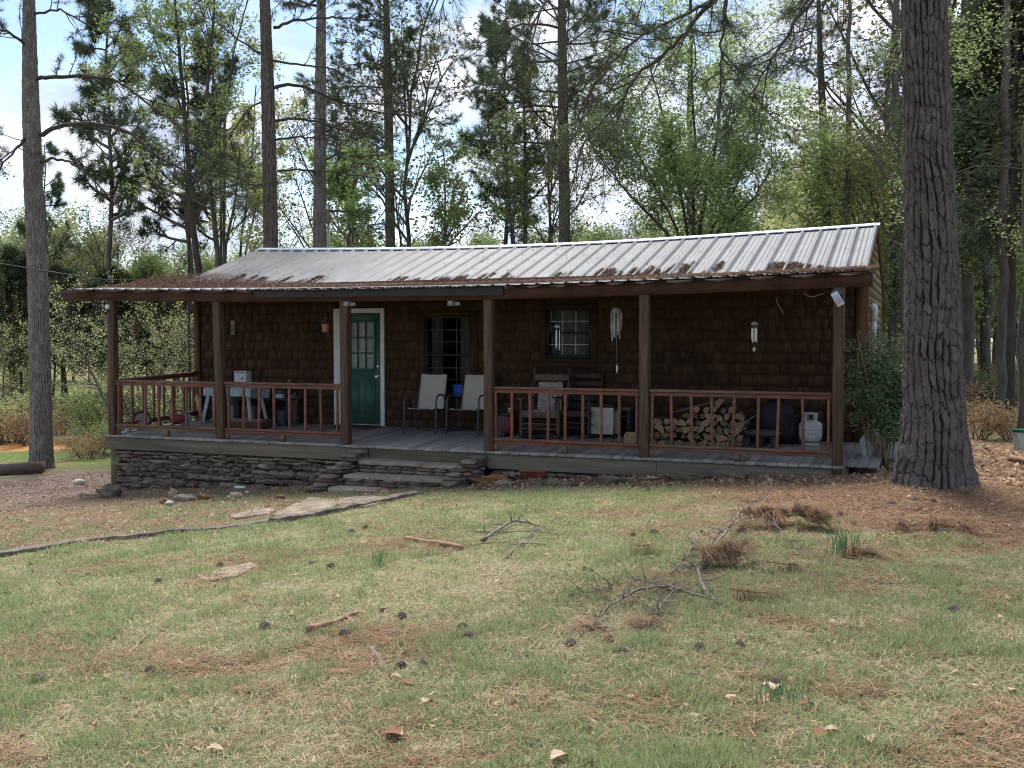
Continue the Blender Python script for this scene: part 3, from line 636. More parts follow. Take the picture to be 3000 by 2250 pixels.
for side, xs in ((-1, (-7.22, -7.34, -7.45)), (1, (-5.16, -5.32, -5.48))):
    m = M()
    for k in range(11):
        z = -.1-k*.055; ymax = -.02; ymin = -.12-(k*.09)
        y = ymax
        while y > ymin:
            x = np.interp(-y, [0, 1], [xs[0], xs[2]])+R.normal(0, .02)
            m.blob(np.array([x, y-.07, z])-O, (R.uniform(.11, .18), R.uniform(.08, .13), .034), R.integers(999), 6, .5, R.random(), R.normal(0, .3), .8); y -= .15
    part('flank_stones', m, stone, stp, 2)
# overhead line, vent pipe, mast
m = M(); P = [onY(-60, 762, 1.0), onY(120, 792, 1.6), onY(300, 820, 2.2), onY(450, 820, 2.4), onY(582, 816, 2.45)]
pp = np.array(P); t = np.linspace(0, 4, 30); pp = np.stack([np.interp(t, range(5), pp[:, k]) for k in range(3)], -1)
m.tube(pp, .011, 6); one('service_wire', m, blackm, 'thin black overhead wire running from the left edge to the porch roof', 'wire', smooth=2)
m = M(); b = onY(963, 735, 9.5); m.tube([(b[0], 9.5, -.3), (b[0], 9.5, 4.9)], .035, 8, .5); 
mast = thing('utility_pole', 'slim grey mast with a small box rising behind the roof ridge', 'pole', (0, 0, 0)); part('mast', m, mat('galvanised', (.42, .43, .43), .5, metal=.5), mast, 2)
m = M(); m.box((b[0]-.09, 9.4, 4.75), (b[0]+.07, 9.5, 5.12)); part('meter_box', m, mat('box_tan', (.3, .27, .2), .6), mast, bevel=.01)
m = M(); c = onX(2556, 900, XR+.08); X0 = XR+.10; y = 2.95; zt = 1.635+(1000-900)/F*16.4
m.tube([(X0-.02, y-.13, zt-.03), (X0, y-.06, zt+.0), (X0, y, zt+.0), (X0, y+.03, zt-.07), (X0, y+.03, zt-.22)], .055, 12); m.tube([(X0, y+.03, zt-.2), (X0, y+.03, -.1)], .042, 12)
part('vent_pipe', m, mat('pvc', (.62, .63, .64), .4), cabin, 2, label='white plastic pipe with an elbow on the right side wall')
# pine straw lying on the roof
def roof_straw():
    m = M(); N = 330000
    X = R.uniform(-13.0, .38, N); Y = R.uniform(-.15, 4.1, N)
    n = fbm(X*1.3, Y*.8, 61); n2 = fbm(X*7, Y*1.5, 62)
    left = sstep(-9.6, -12.2, X)
    top = 2.72+2.6*(n-.5)+1.7*(n2-.5)-.40*sstep(-4.5, -1., X)-.2*left
    top = np.minimum(top, 3.9)
    low = np.where(X < -4.5, np.interp(X, [-13, -11.5, -9, -6, -4.5], [.35, .25, .75, 1.2, 1.1]), np.interp(X, [-4.5, -3.2, -1, .4], [1.1, .4, -.1, -.2]))
    d = sstep(0, .15, top-Y)*sstep(0, .3, Y-low)
    d = np.where(Y > 2.2, d*sstep(.36, .50, n2+.12*np.cos((X-KX0)/.305*6.283)), d)
    d = np.where((X > -3)&(Y < 2.2), d*sstep(.25, .5, n2), d)
    k = R.random(N) < d; X, Y, n2 = X[k], Y[k], n2[k]
    pile = .035+.10*sstep(.9, 2.1, Y)*sstep(3.3, 2.3, Y)*(.25+.75*sstep(-8.5, -11.0, X))+.14*sstep(-10.4, -11.6, X)*sstep(.2, 1.6, Y)*sstep(3, 2.2, Y)*sstep(-13.1, -12.5, X)
    pile = np.where(Y > 2.25, .014, pile)
    Z = np.where(Y < 2.2, zporch(X, Y), zmain(X, Y)+.028)+R.random(len(X))*pile+.006
    Xd = R.uniform(KX0+.1, KX1-.05, 1500); Yd = R.uniform(2.3, 4.9, 1500); kd = R.random(1500) < .25+.75*sstep(.45, .65, fbm(Xd*.8, Yd, 66)); Xd, Yd = Xd[kd], Yd[kd]
    part('leaf_bits', strands(Xd, Yd, zmain(Xd, Yd)+.045, R.uniform(.012, .05, len(Xd)), R.uniform(.012, .022, len(Xd)), .05, .1), mat('leaf_bits', (.12, .075, .055), c2=(.06, .045, .04), sc=5, trans=.05, rnd=.3), cabin, kind='stuff')
    s = strands(X, Y, Z, R.uniform(.05, .13, len(X)), R.uniform(.004, .008, len(X)), .25, .3)
    one('roof_straw', s, mat('old_straw', (.165, .108, .082), c2=(.26, .185, .145), sc=3, trans=.1, rnd=.45), 'brown pine needles heaped on the lower metal roof above the porch', 'pine straw', kind='stuff')
roof_straw()
# ------------------------------------------------------------------ things on and round the porch
def at(x, y): p = onF(x, y); return (float(p[0]), float(p[1]), float(p[2]))
# patio chairs
def patio_chair(loc, rz, label):
    t = thing('patio_chair', label, 'chair', loc, rz, 'sling patio chairs by the door')
    m = M(); w_ = .25; y = np.array([-.235, -.225, -.19, .16, .26, .34, .40])
    pr = [(-.25, .415), (-.235, .43), (-.1, .405), (.13, .385), (.17, .42), (.22, .60), (.33, .99)]
    P = np.array(pr); k = np.linspace(0, len(pr)-1, 26); yy = np.interp(k, range(len(pr)), P[:, 0]); zz = np.interp(k, range(len(pr)), P[:, 1])
    v = []; 
    for s, dz in ((0, 0), (1, -.006)):
        for xx in np.linspace(-w_, w_, 7): v.append(np.stack([np.full(26, xx), yy, zz+dz-.012*(1-(xx/w_)**2)], -1))
    v = np.array(v); i = np.arange(6)[:, None]*26; j = np.arange(25)[None]
    f = np.stack([i+j, i+26+j, i+27+j, i+1+j], -1).reshape(-1, 4); m.add(v, np.concatenate([f, f[:, ::-1]+7*26]), .5)
    for e in (0, 6*26): 
        a = np.arange(25); m.f.append(np.stack([e+a, e+a+1, e+a+1+182, e+a+182], -1))
    part('sling', m, sling, t, 2)
    m = M()
    for s in (-1, 1): m.tube([(s*(w_+.006), a, b) for a, b in pr], .013, 8)
    m.tube([(-w_, -.24, .405), (w_, -.24, .405)], .011, 8); m.tube([(-w_, .15, .375), (w_, .15, .375)], .011, 8)
    m.tube([(-w_-.006, .33, .985), (-.12, .345, 1.01), (.12, .345, 1.01), (w_+.006, .33, .985)], .013, 8)
    part('frame', m, blackm, t, 2)
    for s in (-1, 1):
        m = M(); x = s*(w_+.045)
        q = [(-.30, .0), (-.265, .50), (-.245, .60), (-.20, .645), (-.08, .655), (.03, .65), (.09, .60), (.14, .42), (.26, .0)]
        q = np.array(q); kk = np.linspace(0, 8, 33); m.tube(np.stack([np.full(33, x), np.interp(kk, range(9), q[:, 0]), np.interp(kk, range(9), q[:, 1])], -1), .016, 8, sx=1, flat=(1, 0, 0))
        m.tube([(x, -.262, .41), (s*w_, -.225, .41)], .01, 6); m.tube([(x, .13, .45), (s*w_, .17, .45)], .01, 6)
        part('arm_leg', m, charc, t, 2)
    return t
a = (onF(1182, 1272)+onF(1271, 1272))/2; b = (onF(1312, 1275)+onF(1397, 1276))/2
patio_chair((a[0], a[1]+.30, fz(a[1]+.1)+.006), .05, 'beige sling patio chair nearer the green door')
patio_chair((b[0], b[1]+.30, fz(b[1]+.1)+.006), -.03, 'beige sling patio chair partly behind the wooden porch post')
# rocking chairs
rockw = mat('rocker_wood', (.125, .085, .068), .7, (.07, .045, .036), 8, (1, 1, .3), .2)
rockd = mat('rocker_dark', (.05, .033, .027), .7, (.03, .02, .016), 8, (1, 1, .3), .2)
weave = mat('woven_rush', (.50, .46, .44), .9, (.06, .045, .04), 42, (1, 1, 3.2), .5, 60, lo=.46, hi=.54)
def rocker(loc, rz, wd, mw, woven, label):
    t = thing('rocking_chair', label, 'rocking chair', loc, rz, None); h = wd/2
    for s in (-1, 1):
        m = M(); a = np.linspace(-.48, .52, 14); m.tube(np.stack([np.full(14, s*h), a, .02+.16*(a-.0)**2+.012], -1), .019, 8, sx=1.1); part('runner', m, mw, t, 2)
        m = M(); m.tube([(s*h, -.30, .06), (s*h, -.30, .12), (s*h, -.30, .30), (s*h, -.30, .36), (s*h, -.30, .46), (s*h, -.30, .55), (s*h, -.3, .635)], [.02, .027, .024, .03, .024, .03, .02], 10); part('front_leg', m, mw, t, 2)
        m = M(); m.tube([(s*h*.93, .22, .05), (s*h*.93, .24, .4), (s*h*.96, .33, .8), (s*h*.97, .39, 1.06)], [.022, .024, .021, .018], 10); m.lathe([(.001, 0), (.024, .01), (.026, .03), (.014, .05), (.018, .06), (.001, .08)], (s*h*.97, .39, 1.05), 10); part('back_post', m, mw, t, 2)
        m = M(); q = np.array([(s*(h+.0), -.37, .645), (s*(h+.01), -.2, .648), (s*h, .0, .64), (s*h*.96, .27, .63)]); m.tube(q, [.045, .05, .035, .025], 10, flat=(1, 0, 0)); 
        m.v[-1][:, 2] = (m.v[-1][:, 2]-.645)*.35+.648; part('armrest', m, mw, t, 2)
    m = M(); m.box((-h+.01, -.30, .405), (h-.01, .24, .43)); m.obox((-h, -.31, .40), (h, -.31, .40), .02, .09, None, (0, 1, 0))
    for z in (.17, .25): m.tube([(-h, -.3, z), (h, -.3, z)], .011, 8); m.tube([(-h*.93, .23, z), (h*.93, .23, z)], .011, 8)
    for s in (-1, 1): m.tube([(s*h, -.3, .21), (s*h*.93, .23, .21)], .011, 8)
    part('seat_frame', m, mw, t, 1)
    m = M()
    for z in ((.97,) if woven else (.5, .62, .74, .86, .98)):
        m.obox((-h*.93, .24+(z-.4)*.23, z), (h*.93, .24+(z-.4)*.23, z), .016, .10 if woven else .075, None, (0, 1, 0))
    part('slat', m, mw, t, bevel=.004)
    if woven:
        m = M(); v = []; n = 20
        for i in range(n+1):
            z = .44+.44*i/n; v += [(-h*.66, .215+(z-.4)*.24, z), (h*.66, .215+(z-.4)*.24, z)]
        v = np.array(v); i = np.arange(n)[:, None]*2; m.add(v, i+np.array([[0, 1, 3, 2]]), .4); m.add(v+np.array([0, .02, 0]), i+np.array([[2, 3, 1, 0]]), .4)
        for z in (.435, .885): m.tube([(-h*.67, .222+(z-.4)*.24, z), (h*.67, .222+(z-.4)*.24, z)], .016, 8)
        part('woven_back', m, weave, t)
        m = M(); m.box((-h*.9, -.29, .4305), (h*.9, .22, .45), .4); part('woven_seat', m, weave, t, bevel=.008)
    return t
a = (onF(1524, 1284)+onF(1636, 1291))/2
rocker((a[0]+.02, a[1]+.22, fz(a[1]+.1)+.002), .06, .62, rockw, True, 'worn brown rocking chair with pale woven back and seat')
a = at(1697, 1262); rocker((onY(1700, 1262, 1.85)[0], 1.78, fz(1.78)), -.03, .56, rockd, False, 'dark slat-back rocking chair right of the woven one')
# hamper, bench, board, red machine
a = at(1765, 1285)
t = thing('folding_hamper', 'white cloth panel hamper in a black folding frame beside the rocking chairs', 'hamper', a, -.05)
m = M(); m.box((-.19, -.02, .07), (.19, .0, .50), .3).box((-.15, .18, .07), (.22, .2, .48), .7); part('cloth_panel', m, mat('hamper_cloth', (.42, .41, .38), .9, (.36, .35, .32), 12, bump=.1), t, bevel=.008)
m = M()
for q in (((-.2, -.03, .0), (.2, .24, .53)), ((.2, -.03, .0), (.17, .05, .56)), ((-.2, .24, 0), (.05, -.03, .54)), ((-.23, -.03, .54), (.2, -.03, .55)), ((-.23, .2, .54), (.24, .2, .53)), ((-.38, -.1, .02), (-.1, .1, .05))): m.tube(q, .012, 6)
part('frame', m, blackm, t, 2)
m = M(); m.box((-.2, .02, .50), (.2, .2, .545)); part('top_fabric', m, blackm, t, bevel=.01)
a = at(1848, 1250); a = (a[0]-.02, 1.95, fz(1.95))
t = thing('low_bench', 'low dark plank bench against the wall left of the firewood post', 'bench', a, 0)
m = M(); m.box((-.42, -.16, .44), (.42, .16, .49)); part('seat', m, mat('bench_wood', (.10, .065, .045), .75, (.06, .04, .03), 6, (.3, 1, 1)), t, bevel=.005)
for x in (-.38, .38): m = M(); m.box((x-.02, -.14, 0), (x+.02, .14, .439)); part('leg', m, blackw, t)
m = M(); m.tube([(-.36, 0, .33), (.36, 0, .33)], .008, 6); part('stretcher', m, steel, t)
a = at(1848, 1309)
pr = [(-.105, 0), (.105, 0), (.11, .03), (.11, .17), (.085, .205), (.05, .222), (-.05, .225), (-.085, .207), (-.108, .17), (-.11, .03)]
m = M(); n = len(pr); m.add([(x, 0, z) for x, z in pr]+[(x, .03, z) for x, z in pr], [tuple(range(n)), tuple(range(2*n-1, n-1, -1))]+[(i, i+n, (i+1) % n+n, (i+1) % n) for i in range(n)])
one('round_topped_board', m, mat('ply_tan', (.28, .19, .115), .8, (.2, .135, .08), 8, (.5, 1, 1)), 'tan round-topped wooden board leaning inside the porch rail', 'board', a, .04, bevel=.003)
a = at(1484, 1279)
t = thing('air_compressor', 'red and black machine with a silver cap behind the left rail bay corner', 'machine', (a[0], a[1]+.1, a[2]), .2)
m = M(); m.blob((0, 0, .20), (.14, .2, .17), 3, 10, .12, .5, sq=.5); part('body', m, mat('dark_red', (.10, .012, .014), .5), t, 2)
m = M(); m.box((-.15, -.19, .0), (-.04, .17, .35), .4, .004).box((-.12, -.12, .35), (.1, .1, .39)); part('housing', m, mat('grey_plastic', (.045, .045, .048), .5), t, bevel=.015)
m = M(); m.lathe([(.045, 0), (.05, .02), (.05, .07), (.03, .095), (.001, .1)], (.03, -.02, .39), 14); part('cap', m, steel, t, 2)
m = M(); m.tube([(-.17, -.15, .36), (-.15, -.12, .43), (.0, -.1, .45), (.08, -.05, .41)], .012, 8); part('handle', m, blackm, t, 2)
# coiled cables
def coil(x, y, r, n, label, z=.012, mt=blackm, th=.007, fl=1.):
    a = at(x, y); m = M()
    for k in range(n):
        an = np.linspace(0, 6.28, 26)+R.random()*6; rr = r*R.uniform(.55, 1)*(1+.15*np.sin(an*2+k)); c = R.normal(0, r*.15, 2)
        m.tube(np.stack([c[0]+rr*np.cos(an), c[1]+rr*.6*np.sin(an)*fl, z+.012*k*.6+.006*np.sin(an*3)], -1), th, 6)
    q = np.cumsum(R.normal(0, r*.4, (7, 2)), 0); m.tube(np.concatenate([q+[r*.5, 0], np.full((7, 1), .012)], 1), th, 6)
    return one('cable_coil', m, mt, label, 'cable', a, 0, smooth=2)
coil(1335, 1262, .13, 7, 'black power cord coiled under the patio chair by the post', th=.009)
coil(560, 1262, .30, 8, 'black cords tangled on the porch floor behind the left rail bay')
coil(640, 1266, .25, 5, 'second loose black cord by the wooden planter')
coil(1560, 1286, .16, 5, 'dark hose looped on the floor under the woven rocking chair', th=.01)
m = M(); m.box((-.42, -.24, .002), (.42, .24, .014)); one('doormat', m, mat('mat_dark', (.06, .058, .055), .95, (.035, .034, .033), 30, bump=.5), 'dark grey doormat in front of the green door', 'doormat', (at(1030, 1250)[0]+.1, 1.95, fz(1.95)+.0), 0, bevel=.003)
bpy.data.objects['doormat'].rotation_euler[0] = math.atan(FS)
# blue crate at the window
p = onY(1348, 1160, WY-.12)
t = thing('blue_crate', 'bright blue plastic crate standing on the window ledge between the patio chairs', 'crate', (p[0], WY-.12, p[2]), 0)
m = M()
for b in ((-.10, -.07, 0, .10, -.065, .2), (-.10, .065, 0, .10, .07, .2), (-.10, -.0649, 0, -.095, .0649, .2), (.095, -.0649, 0, .10, .0649, .2), (-.0949, -.0649, 0, .0949, .0649, .006)): m.box(b[:3], b[3:], .5)
m.box((-.108, -.078, .16), (.108, -.0705, .20), .5)
part('body', m, mat('blue_plastic', (.008, .06, .36), .45, (.006, .045, .28), 5), t, bevel=.002)
m = M(); m.box((-.35, WY*0-.06, -.02), (.35, .06, -.002)); tl = one('window_ledge_shelf', m, mat('trim_brown', (.1, .05, .022)), 'narrow brown shelf under the dark window', 'shelf', (p[0]-.08, WY-.13, p[2]), 0)
m = M(); m.blob((0, 0, .0), (.022, .02, .03), 4, 8, .2)
# ------- left end clutter
blueg = mat('old_blue_paint', (.33, .40, .44), .7, (.22, .27, .30), 6, bump=.2)
a = at(662, 1254)
t = thing('workbench', 'small pale blue-grey wooden workbench crowded with odds and ends', 'table', (a[0]+.03, a[1]+.22, a[2]), .0)
W_ = .52
m = M(); m.box((-W_, -.23, .70), (W_, .23, .73)).box((-W_, -.235, .58), (W_, -.205, .699)).box((-W_, .205, .58), (W_, .235, .699)); part('tabletop', m, blueg, t, bevel=.004)
for sx in (-1, 1):
    for sy in (-1, 1): m = M(); m.obox((sx*(W_+.03), sy*.25, 0), (sx*(W_-.08), sy*.19, .58), .045, .06); part('leg', m, blueg, t, bevel=.003)
topz = a[2]+.73
b0 = onY(712, 1130, a[1]+.2)
t = thing('carton', 'white printed cardboard carton standing upright on the workbench', 'box', (b0[0], a[1]+.2, topz+.001), .03)
ht = max(.3, onY(712, 1087, a[1]+.2)[2]-topz)
m = M(); m.box((-.125, -.09, 0), (.125, .09, ht)); part('box_body', m, mat('white_card', (.48, .48, .52), .7, (.42, .42, .46), 8), t, bevel=.004)
m = M(); pb = mat('print_dark', (.10, .11, .15), .7)
for q in ((-.105, ht-.035, .10, ht-.018), (-.03, ht-.085, -.022, ht-.06), (-.03, ht-.16, -.022, ht-.12), (.02, ht-.155, .07, ht-.115), (-.1, ht-.26, .02, ht-.25)): m.box((q[0], -.0925, q[1]), (q[2], -.0905, q[3]))
part('printing', m, pb, t)
def bucket(loc, r, h, mt, label, rim=True, nm='bucket', hd=True, lid=None, rz=0):
    t = thing(nm, label, 'bucket', loc, rz); m = M(); m.lathe([(r*.84, 0), (r*.86, .01), (r*.98, h*.85), (r*1.0, h), (r*.96, h), (r*.93, h*.85), (r*.8, .015), (.001, .014)], n=22); part('body', m, mt, t, 1)
    if rim: m = M(); m.lathe([(r*1.0, h*.88), (r*1.06, h*.89), (r*1.06, h*.93), (r*1.0, h*.94)], n=22); part('rim', m, mt, t, 1)
    if hd: m = M(); an = np.linspace(0, math.pi, 14); m.tube(np.stack([r*1.04*np.cos(an), -.3*r*np.sin(an)*1.5-0*an, h*.9-r*.75*np.sin(an)], -1), .003, 5); part('handle', m, steel, t, 2)
    if lid: m = M(); m.lathe([(r*1.07, h-.03), (r*1.08, h+.012), (.001, h+.014)], n=22); part('lid', m, lid, t, 1)
    return t
sh = at(790, 1240); shy = 2.0; shx = onY(795, 1165, shy)[0]; shz = onY(795, 1165, shy)[2]
t = thing('low_table', 'dark low table against the wall behind the second rail bay', 'table', (shx, shy, fz(shy)), 0)
hz = shz-fz(shy); m = M(); m.box((-.62, -.25, hz-.03), (.55, .25, hz)); part('tabletop', m, blackw, t, bevel=.004)
for sx in (-.58, .5):
    for sy in (-.22, .2): m = M(); m.box((sx-.02, sy-.02, 0), (sx+.02, sy+.02, hz-.031)); part('leg', m, blackw, t)
wp = mat('white_plastic', (.50, .52, .55), .5, (.42, .44, .47), 5)
for (x, r, h, lb) in ((748, .105, .16, 'round white tub on the dark low table, leftmost'), (778, .085, .165, 'white straight-sided pail on the dark low table')):
    q = onY(x, 1160, shy-.08); bucket((q[0], shy-.08, shz+.001), r, h, wp, lb, nm='white_pail', hd=False)
q = onY(820, 1160, shy-.05); t = thing('small_crate', 'little blue and white crate on the right of the low table', 'crate', (q[0], shy-.05, shz+.001), 0)
m = M(); m.box((-.08, -.06, 0), (.08, .06, .07)); part('body', m, wp, t, bevel=.006)
m = M(); m.box((-.09, -.07, .075), (.09, .07, .10)).box((-.07, -.05, .105), (.07, .05, .13)); part('lid', m, mat('slate_blue', (.10, .13, .19), .6), t, bevel=.006)
q = onF(820, 1248); bucket((q[0], q[1]+.1, fz(q[1]+.1)), .115, .27, mat('bucket_slate', (.045, .06, .085), .5), 'dark slate blue bucket on the floor under the low table')
q = onF(872, 1240); t = thing('driftwood_stump', 'gnarled grey-brown driftwood stump standing against the shingled wall', 'stump', (q[0], 2.05, fz(2.05)), 0)
m = M(); drf = mat('driftwood', (.14, .11, .09), .9, (.06, .045, .035), 12, (1.5, 1.5, .25), .8)
for k in range(7):
    an = k*.9; m.tube([(.06*math.cos(an)+R.normal(0, .02), .05*math.sin(an), zz*1.0) if 1 else 0 for zz in (0, .15, .3, .45, .55+.06*R.random())]+R.normal(0, .012, (5, 3))*[1, 1, 0], [.06, .05, .055, .05, .02], 8)
m.tube([(.05, 0, .42), (.16, -.02, .5), (.2, -.01, .58)], [.03, .025, .01], 7); part('wood', m, drf, t, 2)
q = onY(848, 1120, 2.05); t = thing('rooster_ornament', 'small dark metal bird ornament with a tan head by the stump', 'ornament', (q[0], 2.05, shz+.001), 0)
m = M(); zz0 = .18; m.blob((0, 0, zz0), (.11, .06, .06), 5, 10, .2).blob((.02, -.01, zz0+.1), (.04, .035, .035), 6, 8, .2); m.tube([(-.02, 0, 0), (-.02, 0, zz0)], .01, 6).tube([(.03, 0, 0), (.03, 0, zz0)], .01, 6).tube([(-.1, 0, zz0), (-.19, 0, zz0-.02)], [.03, .008], 8); part('body', m, blackm, t, 2)
m = M(); m.blob((.02, -.03, zz0+.14), (.05, .03, .02), 8, 8, .3); part('crest', m, mat('tan_paint', (.3, .2, .09), .6), t, 2)
# under and beside the workbench
q = at(690, 1262); t = thing('planter_box', 'tapered brown wooden planter box on the porch floor', 'planter', (q[0]-.02, q[1]+.15, q[2]), .02)
wdn = mat('planter_wood', (.22, .14, .095), .8, (.15, .09, .06), 7, (.3, 1, 1.5), .3)
m = M(); m.add([(x*s, y*s2, z) for z, s in ((0, .43), (.17, .5)) for x, y, s2 in ((-1, -1, .12+.04*(z > 0)), (1, -1, .12+.04*(z > 0)), (1, 1, .12+.04*(z > 0)), (-1, 1, .12+.04*(z > 0)))], [(0, 1, 5, 4), (1, 2, 6, 5), (2, 3, 7, 6), (3, 0, 4, 7), (3, 2, 1, 0)]); part('body', m, wdn, t)
m = M()
for z_, a_, b_ in ((.165, -.51, .51),): m.box((a_, -.17, z_), (b_, -.145, z_+.03)).box((a_, .145, z_), (b_, .17, z_+.03)).box((a_, -.1449, z_), (a_+.025, .1449, z_+.03)).box((b_-.025, -.1449, z_), (b_, .1449, z_+.03))
part('rim', m, wdn, t, bevel=.003)
m = M(); m.box((-.47, -.13, .10), (.47, .13, .15)); part('soil', m, dirt, t)
q = at(762, 1256); m = M(); m.box((-.14, -.1, 0), (.14, .1, .15)); one('wooden_crate', m, mat('dark_crate', (.07, .045, .035), .8), 'small dark wooden crate at the right end of the planter box', 'crate', (q[0]-.05, q[1]+.2, fz(q[1]+.2)), .1, bevel=.004)
q = at(740, 1272); m = M(); m.box((-.42, -.11, 0), (.42, .11, .035)).box((-.42, -.14, .036), (.35, -.11, .06)); one('loose_plank', m, railo, 'loose weathered plank on the porch boards inside the rail', 'plank', (q[0], q[1]+.08, fz(q[1]-.02)+.002), .08, bevel=.003)
q = onF(705, 1250); m = M(); m.box((-.17, 0, 0), (.17, .03, .40)); m.tube([(-.14, -.02, .26), (.14, -.02, .27)], .02, 8)
t = thing('brown_carton', 'brown cardboard carton with a yellow spot under the workbench', 'box', (q[0]+.0, q[1]+.33, fz(q[1]+.33)), .0)
m = M(); m.box((-.15, -.1, 0), (.15, .1, .36)); part('body', m, mat('brown_card', (.12, .065, .05), .85, (.09, .05, .04), 6), t, bevel=.005)
m = M(); m.lathe([(.022, 0), (.001, .003)], (-.03, -.101, .20), 12, ax=(0, -1, 0)); m.box((-.1, -.1035, .04), (.1, -.1015, .15)); part('printing', m, mat('carton_print', (.10, .11, .10), .7), t)
q = onF(610, 1245)
t = thing('drinks_cooler', 'tall grey-white cupboard box with a blue lid at the left wall corner', 'cooler', (q[0]-.0, q[1]+.5, fz(q[1]+.5)), 0)
m = M(); m.box((-.17, -.16, 0), (.17, .16, .56)); part('body', m, mat('cool_white', (.40, .41, .46), .6, (.3, .31, .36), 3), t, bevel=.012)
m = M(); m.box((-.18, -.17, .562), (.18, .17, .72)); part('lid', m, mat('sky_blue_plastic', (.13, .29, .40), .5), t, bevel=.02)
m = M(); m.box((-.12, -.165, .20), (-.095, -.1605, .25)).box((-.02, -.165, .20), (.01, -.1605, .25)); part('latch', m, blackm, t)
for k, (x, s, z0, lb) in enumerate(((641, .15, 0., 'grey cardboard box under the workbench, lower of the two'), (636, .14, .33, 'grey cardboard box under the workbench, upper of the two'))):
    q = onF(641, 1243); m = M(); m.box((-.15, -.13, 0), (.15, .13, .325 if k == 0 else .22)); one('cardboard_box', m, mat('grey_card', (.30, .29, .33), .8, (.24, .23, .26), 5), lb, 'box', (q[0]+.02-.03*k, q[1]+.33, fz(q[1]+.33)+z0+.004), .05-.12*k, group='grey boxes under the workbench', bevel=.004)
q = at(400, 1262)
t = thing('cable_reel', 'round drum with black rim and tan face tipped against the left rail', 'reel', (q[0]-.02, q[1]+.16, q[2]+.16), 0)
m = M(); m.lathe([(.15, 0), (.18, .0), (.18, .08), (.15, .08), (.15, 0)], (0, 0, 0), 26, ax=(.45, -.75, .55)); part('rim', m, blackm, t, 1)
m = M(); m.lathe([(.001, .05), (.05, .052), (.052, .058), (.10, .06), (.149, .05)][::-1], (0, 0, 0), 26, ax=(.45, -.75, .55)); part('face', m, mat('reel_tan', (.26, .2, .16), .7, (.18, .13, .11), 14), t, 1)
q = at(373, 1264); m = M(); m.lathe([(.05, 0), (.066, .08), (.062, .08), (.046, .006), (.001, .006)], n=16); m.shift((0, 0, 0)); one('paper_cup', m, wp, 'white cup lying by the corner post on the floor edge', 'cup', (q[0], q[1]+.02, q[2]+.002), 0, smooth=1)
q = at(502, 1252)
t = thing('circular_saw', 'red power saw resting on the floor by the side rail', 'power tool', (q[0], q[1]+.2, fz(q[1]+.2)), .4)
m = M(); m.blob((0, 0, .13), (.17, .11, .10), 21, 10, .25, .5, sq=.8); part('body', m, mat('saw_red', (.22, .03, .035), .45), t, 2)
m = M(); m.lathe([(.12, -.03), (.13, -.02), (.13, .02), (.12, .03), (.001, .032)], (.12, -.02, .14), 20, ax=(.3, -1, .1)); part('blade_guard', m, mat('guard_grey', (.16, .16, .17), .4), t, 1)
m = M(); m.tube([(-.15, 0, .2), (-.1, 0, .28), (.05, 0, .29), (.1, 0, .2)], .02, 8); part('handle', m, mat('saw_red', (1, 0, 0)), t, 2)
a1 = onF(565, 1238); 
m = M(); m.obox((0, 0, 0), (-.34, .25, .40), .02, .16, None, (.5, .85, .0)); one('leaning_plank', m, mat('bare_plank', (.36, .27, .20), .85, (.25, .18, .13), 6, (1, 1, .3)), 'bare tan plank propped slanting at the left end of the porch', 'plank', (a1[0]+.1, a1[1]+.15, fz(a1[1]+.15)+.08), 0, bevel=.003)
# wall plaque, wall ornament, lantern
q = onY(683, 960, WY-.03); t = thing('house_number_plaque', 'narrow tile plaque fixed high on the dark wall at the left', 'plaque', (q[0], WY-.035, q[2]), 0)
for k in (-1, 0, 1): m = M(); m.box((-.045, -.008, k*.092-.042), (.045, .0, k*.092+.042)); part('tile', m, mat('tile_buff' if k > 0 else 'tile_grey', (.3, .26, .21) if k > 0 else (.20, .21, .19), .6, (.22, .19, .15) if k > 0 else (.06, .07, .07), 40), t, bevel=.003)
for j in range(3): pass
q = onY(928, 985, WY-.08); t = thing('wall_sconce', 'dim dark wall lamp with a drooping bell left of the door frame', 'lamp', (q[0], WY-.03, q[2]), 0)
m = M(); m.lathe([(.05, 0), (.05, .02), (.02, .03)], (0, 0, .06), 12, ax=(0, -1, 0)); part('backplate', m, blackm, t, 1)
m = M(); m.tube([(0, -.03, .06), (-.02, -.09, .09), (-.07, -.10, .02), (-.08, -.10, -.06)], .008, 8); part('bracket', m, blackm, t, 2)
m = M(); m.lathe([(.05, -.09), (.045, -.06), (.03, -.02), (.012, 0)], (-.08, -.10, -.05), 14); part('lamp_shade', m, mat('dull_copper', (.10, .045, .03), .5, metal=.4), t, 1)
def hang(x, y, Y, top=None):                                # a hanging point under rafters, and its place
    return onY(x, y, Y)
q = hang(954, 955, .55); zt = 2.50
t = thing('hanging_lantern', 'terracotta lantern with a domed copper cap hanging left of the door', 'lantern', (q[0], .55, q[2]), 0)
m = M(); m.tube([(0, 0, .12), (0, 0, zt-q[2]+.02)], .003, 5); part('cord', m, blackm, t)
m = M(); m.lathe([(.10, .03), (.105, .035), (.075, .055), (.055, .085), (.025, .105), (.012, .11), (.014, .13), (.003, .155)], (0, 0, 0), 20); part('cap', m, mat('aged_copper', (.16, .10, .075), .45, metal=.5), t, 1)
m = M(); m.lathe([(.055, -.105), (.075, -.10), (.075, -.092), (.052, -.085), (.062, .0), (.07, .028)], (0, 0, 0), 20); part('pot', m, mat('terracotta', (.36, .16, .09), .8), t, 1)
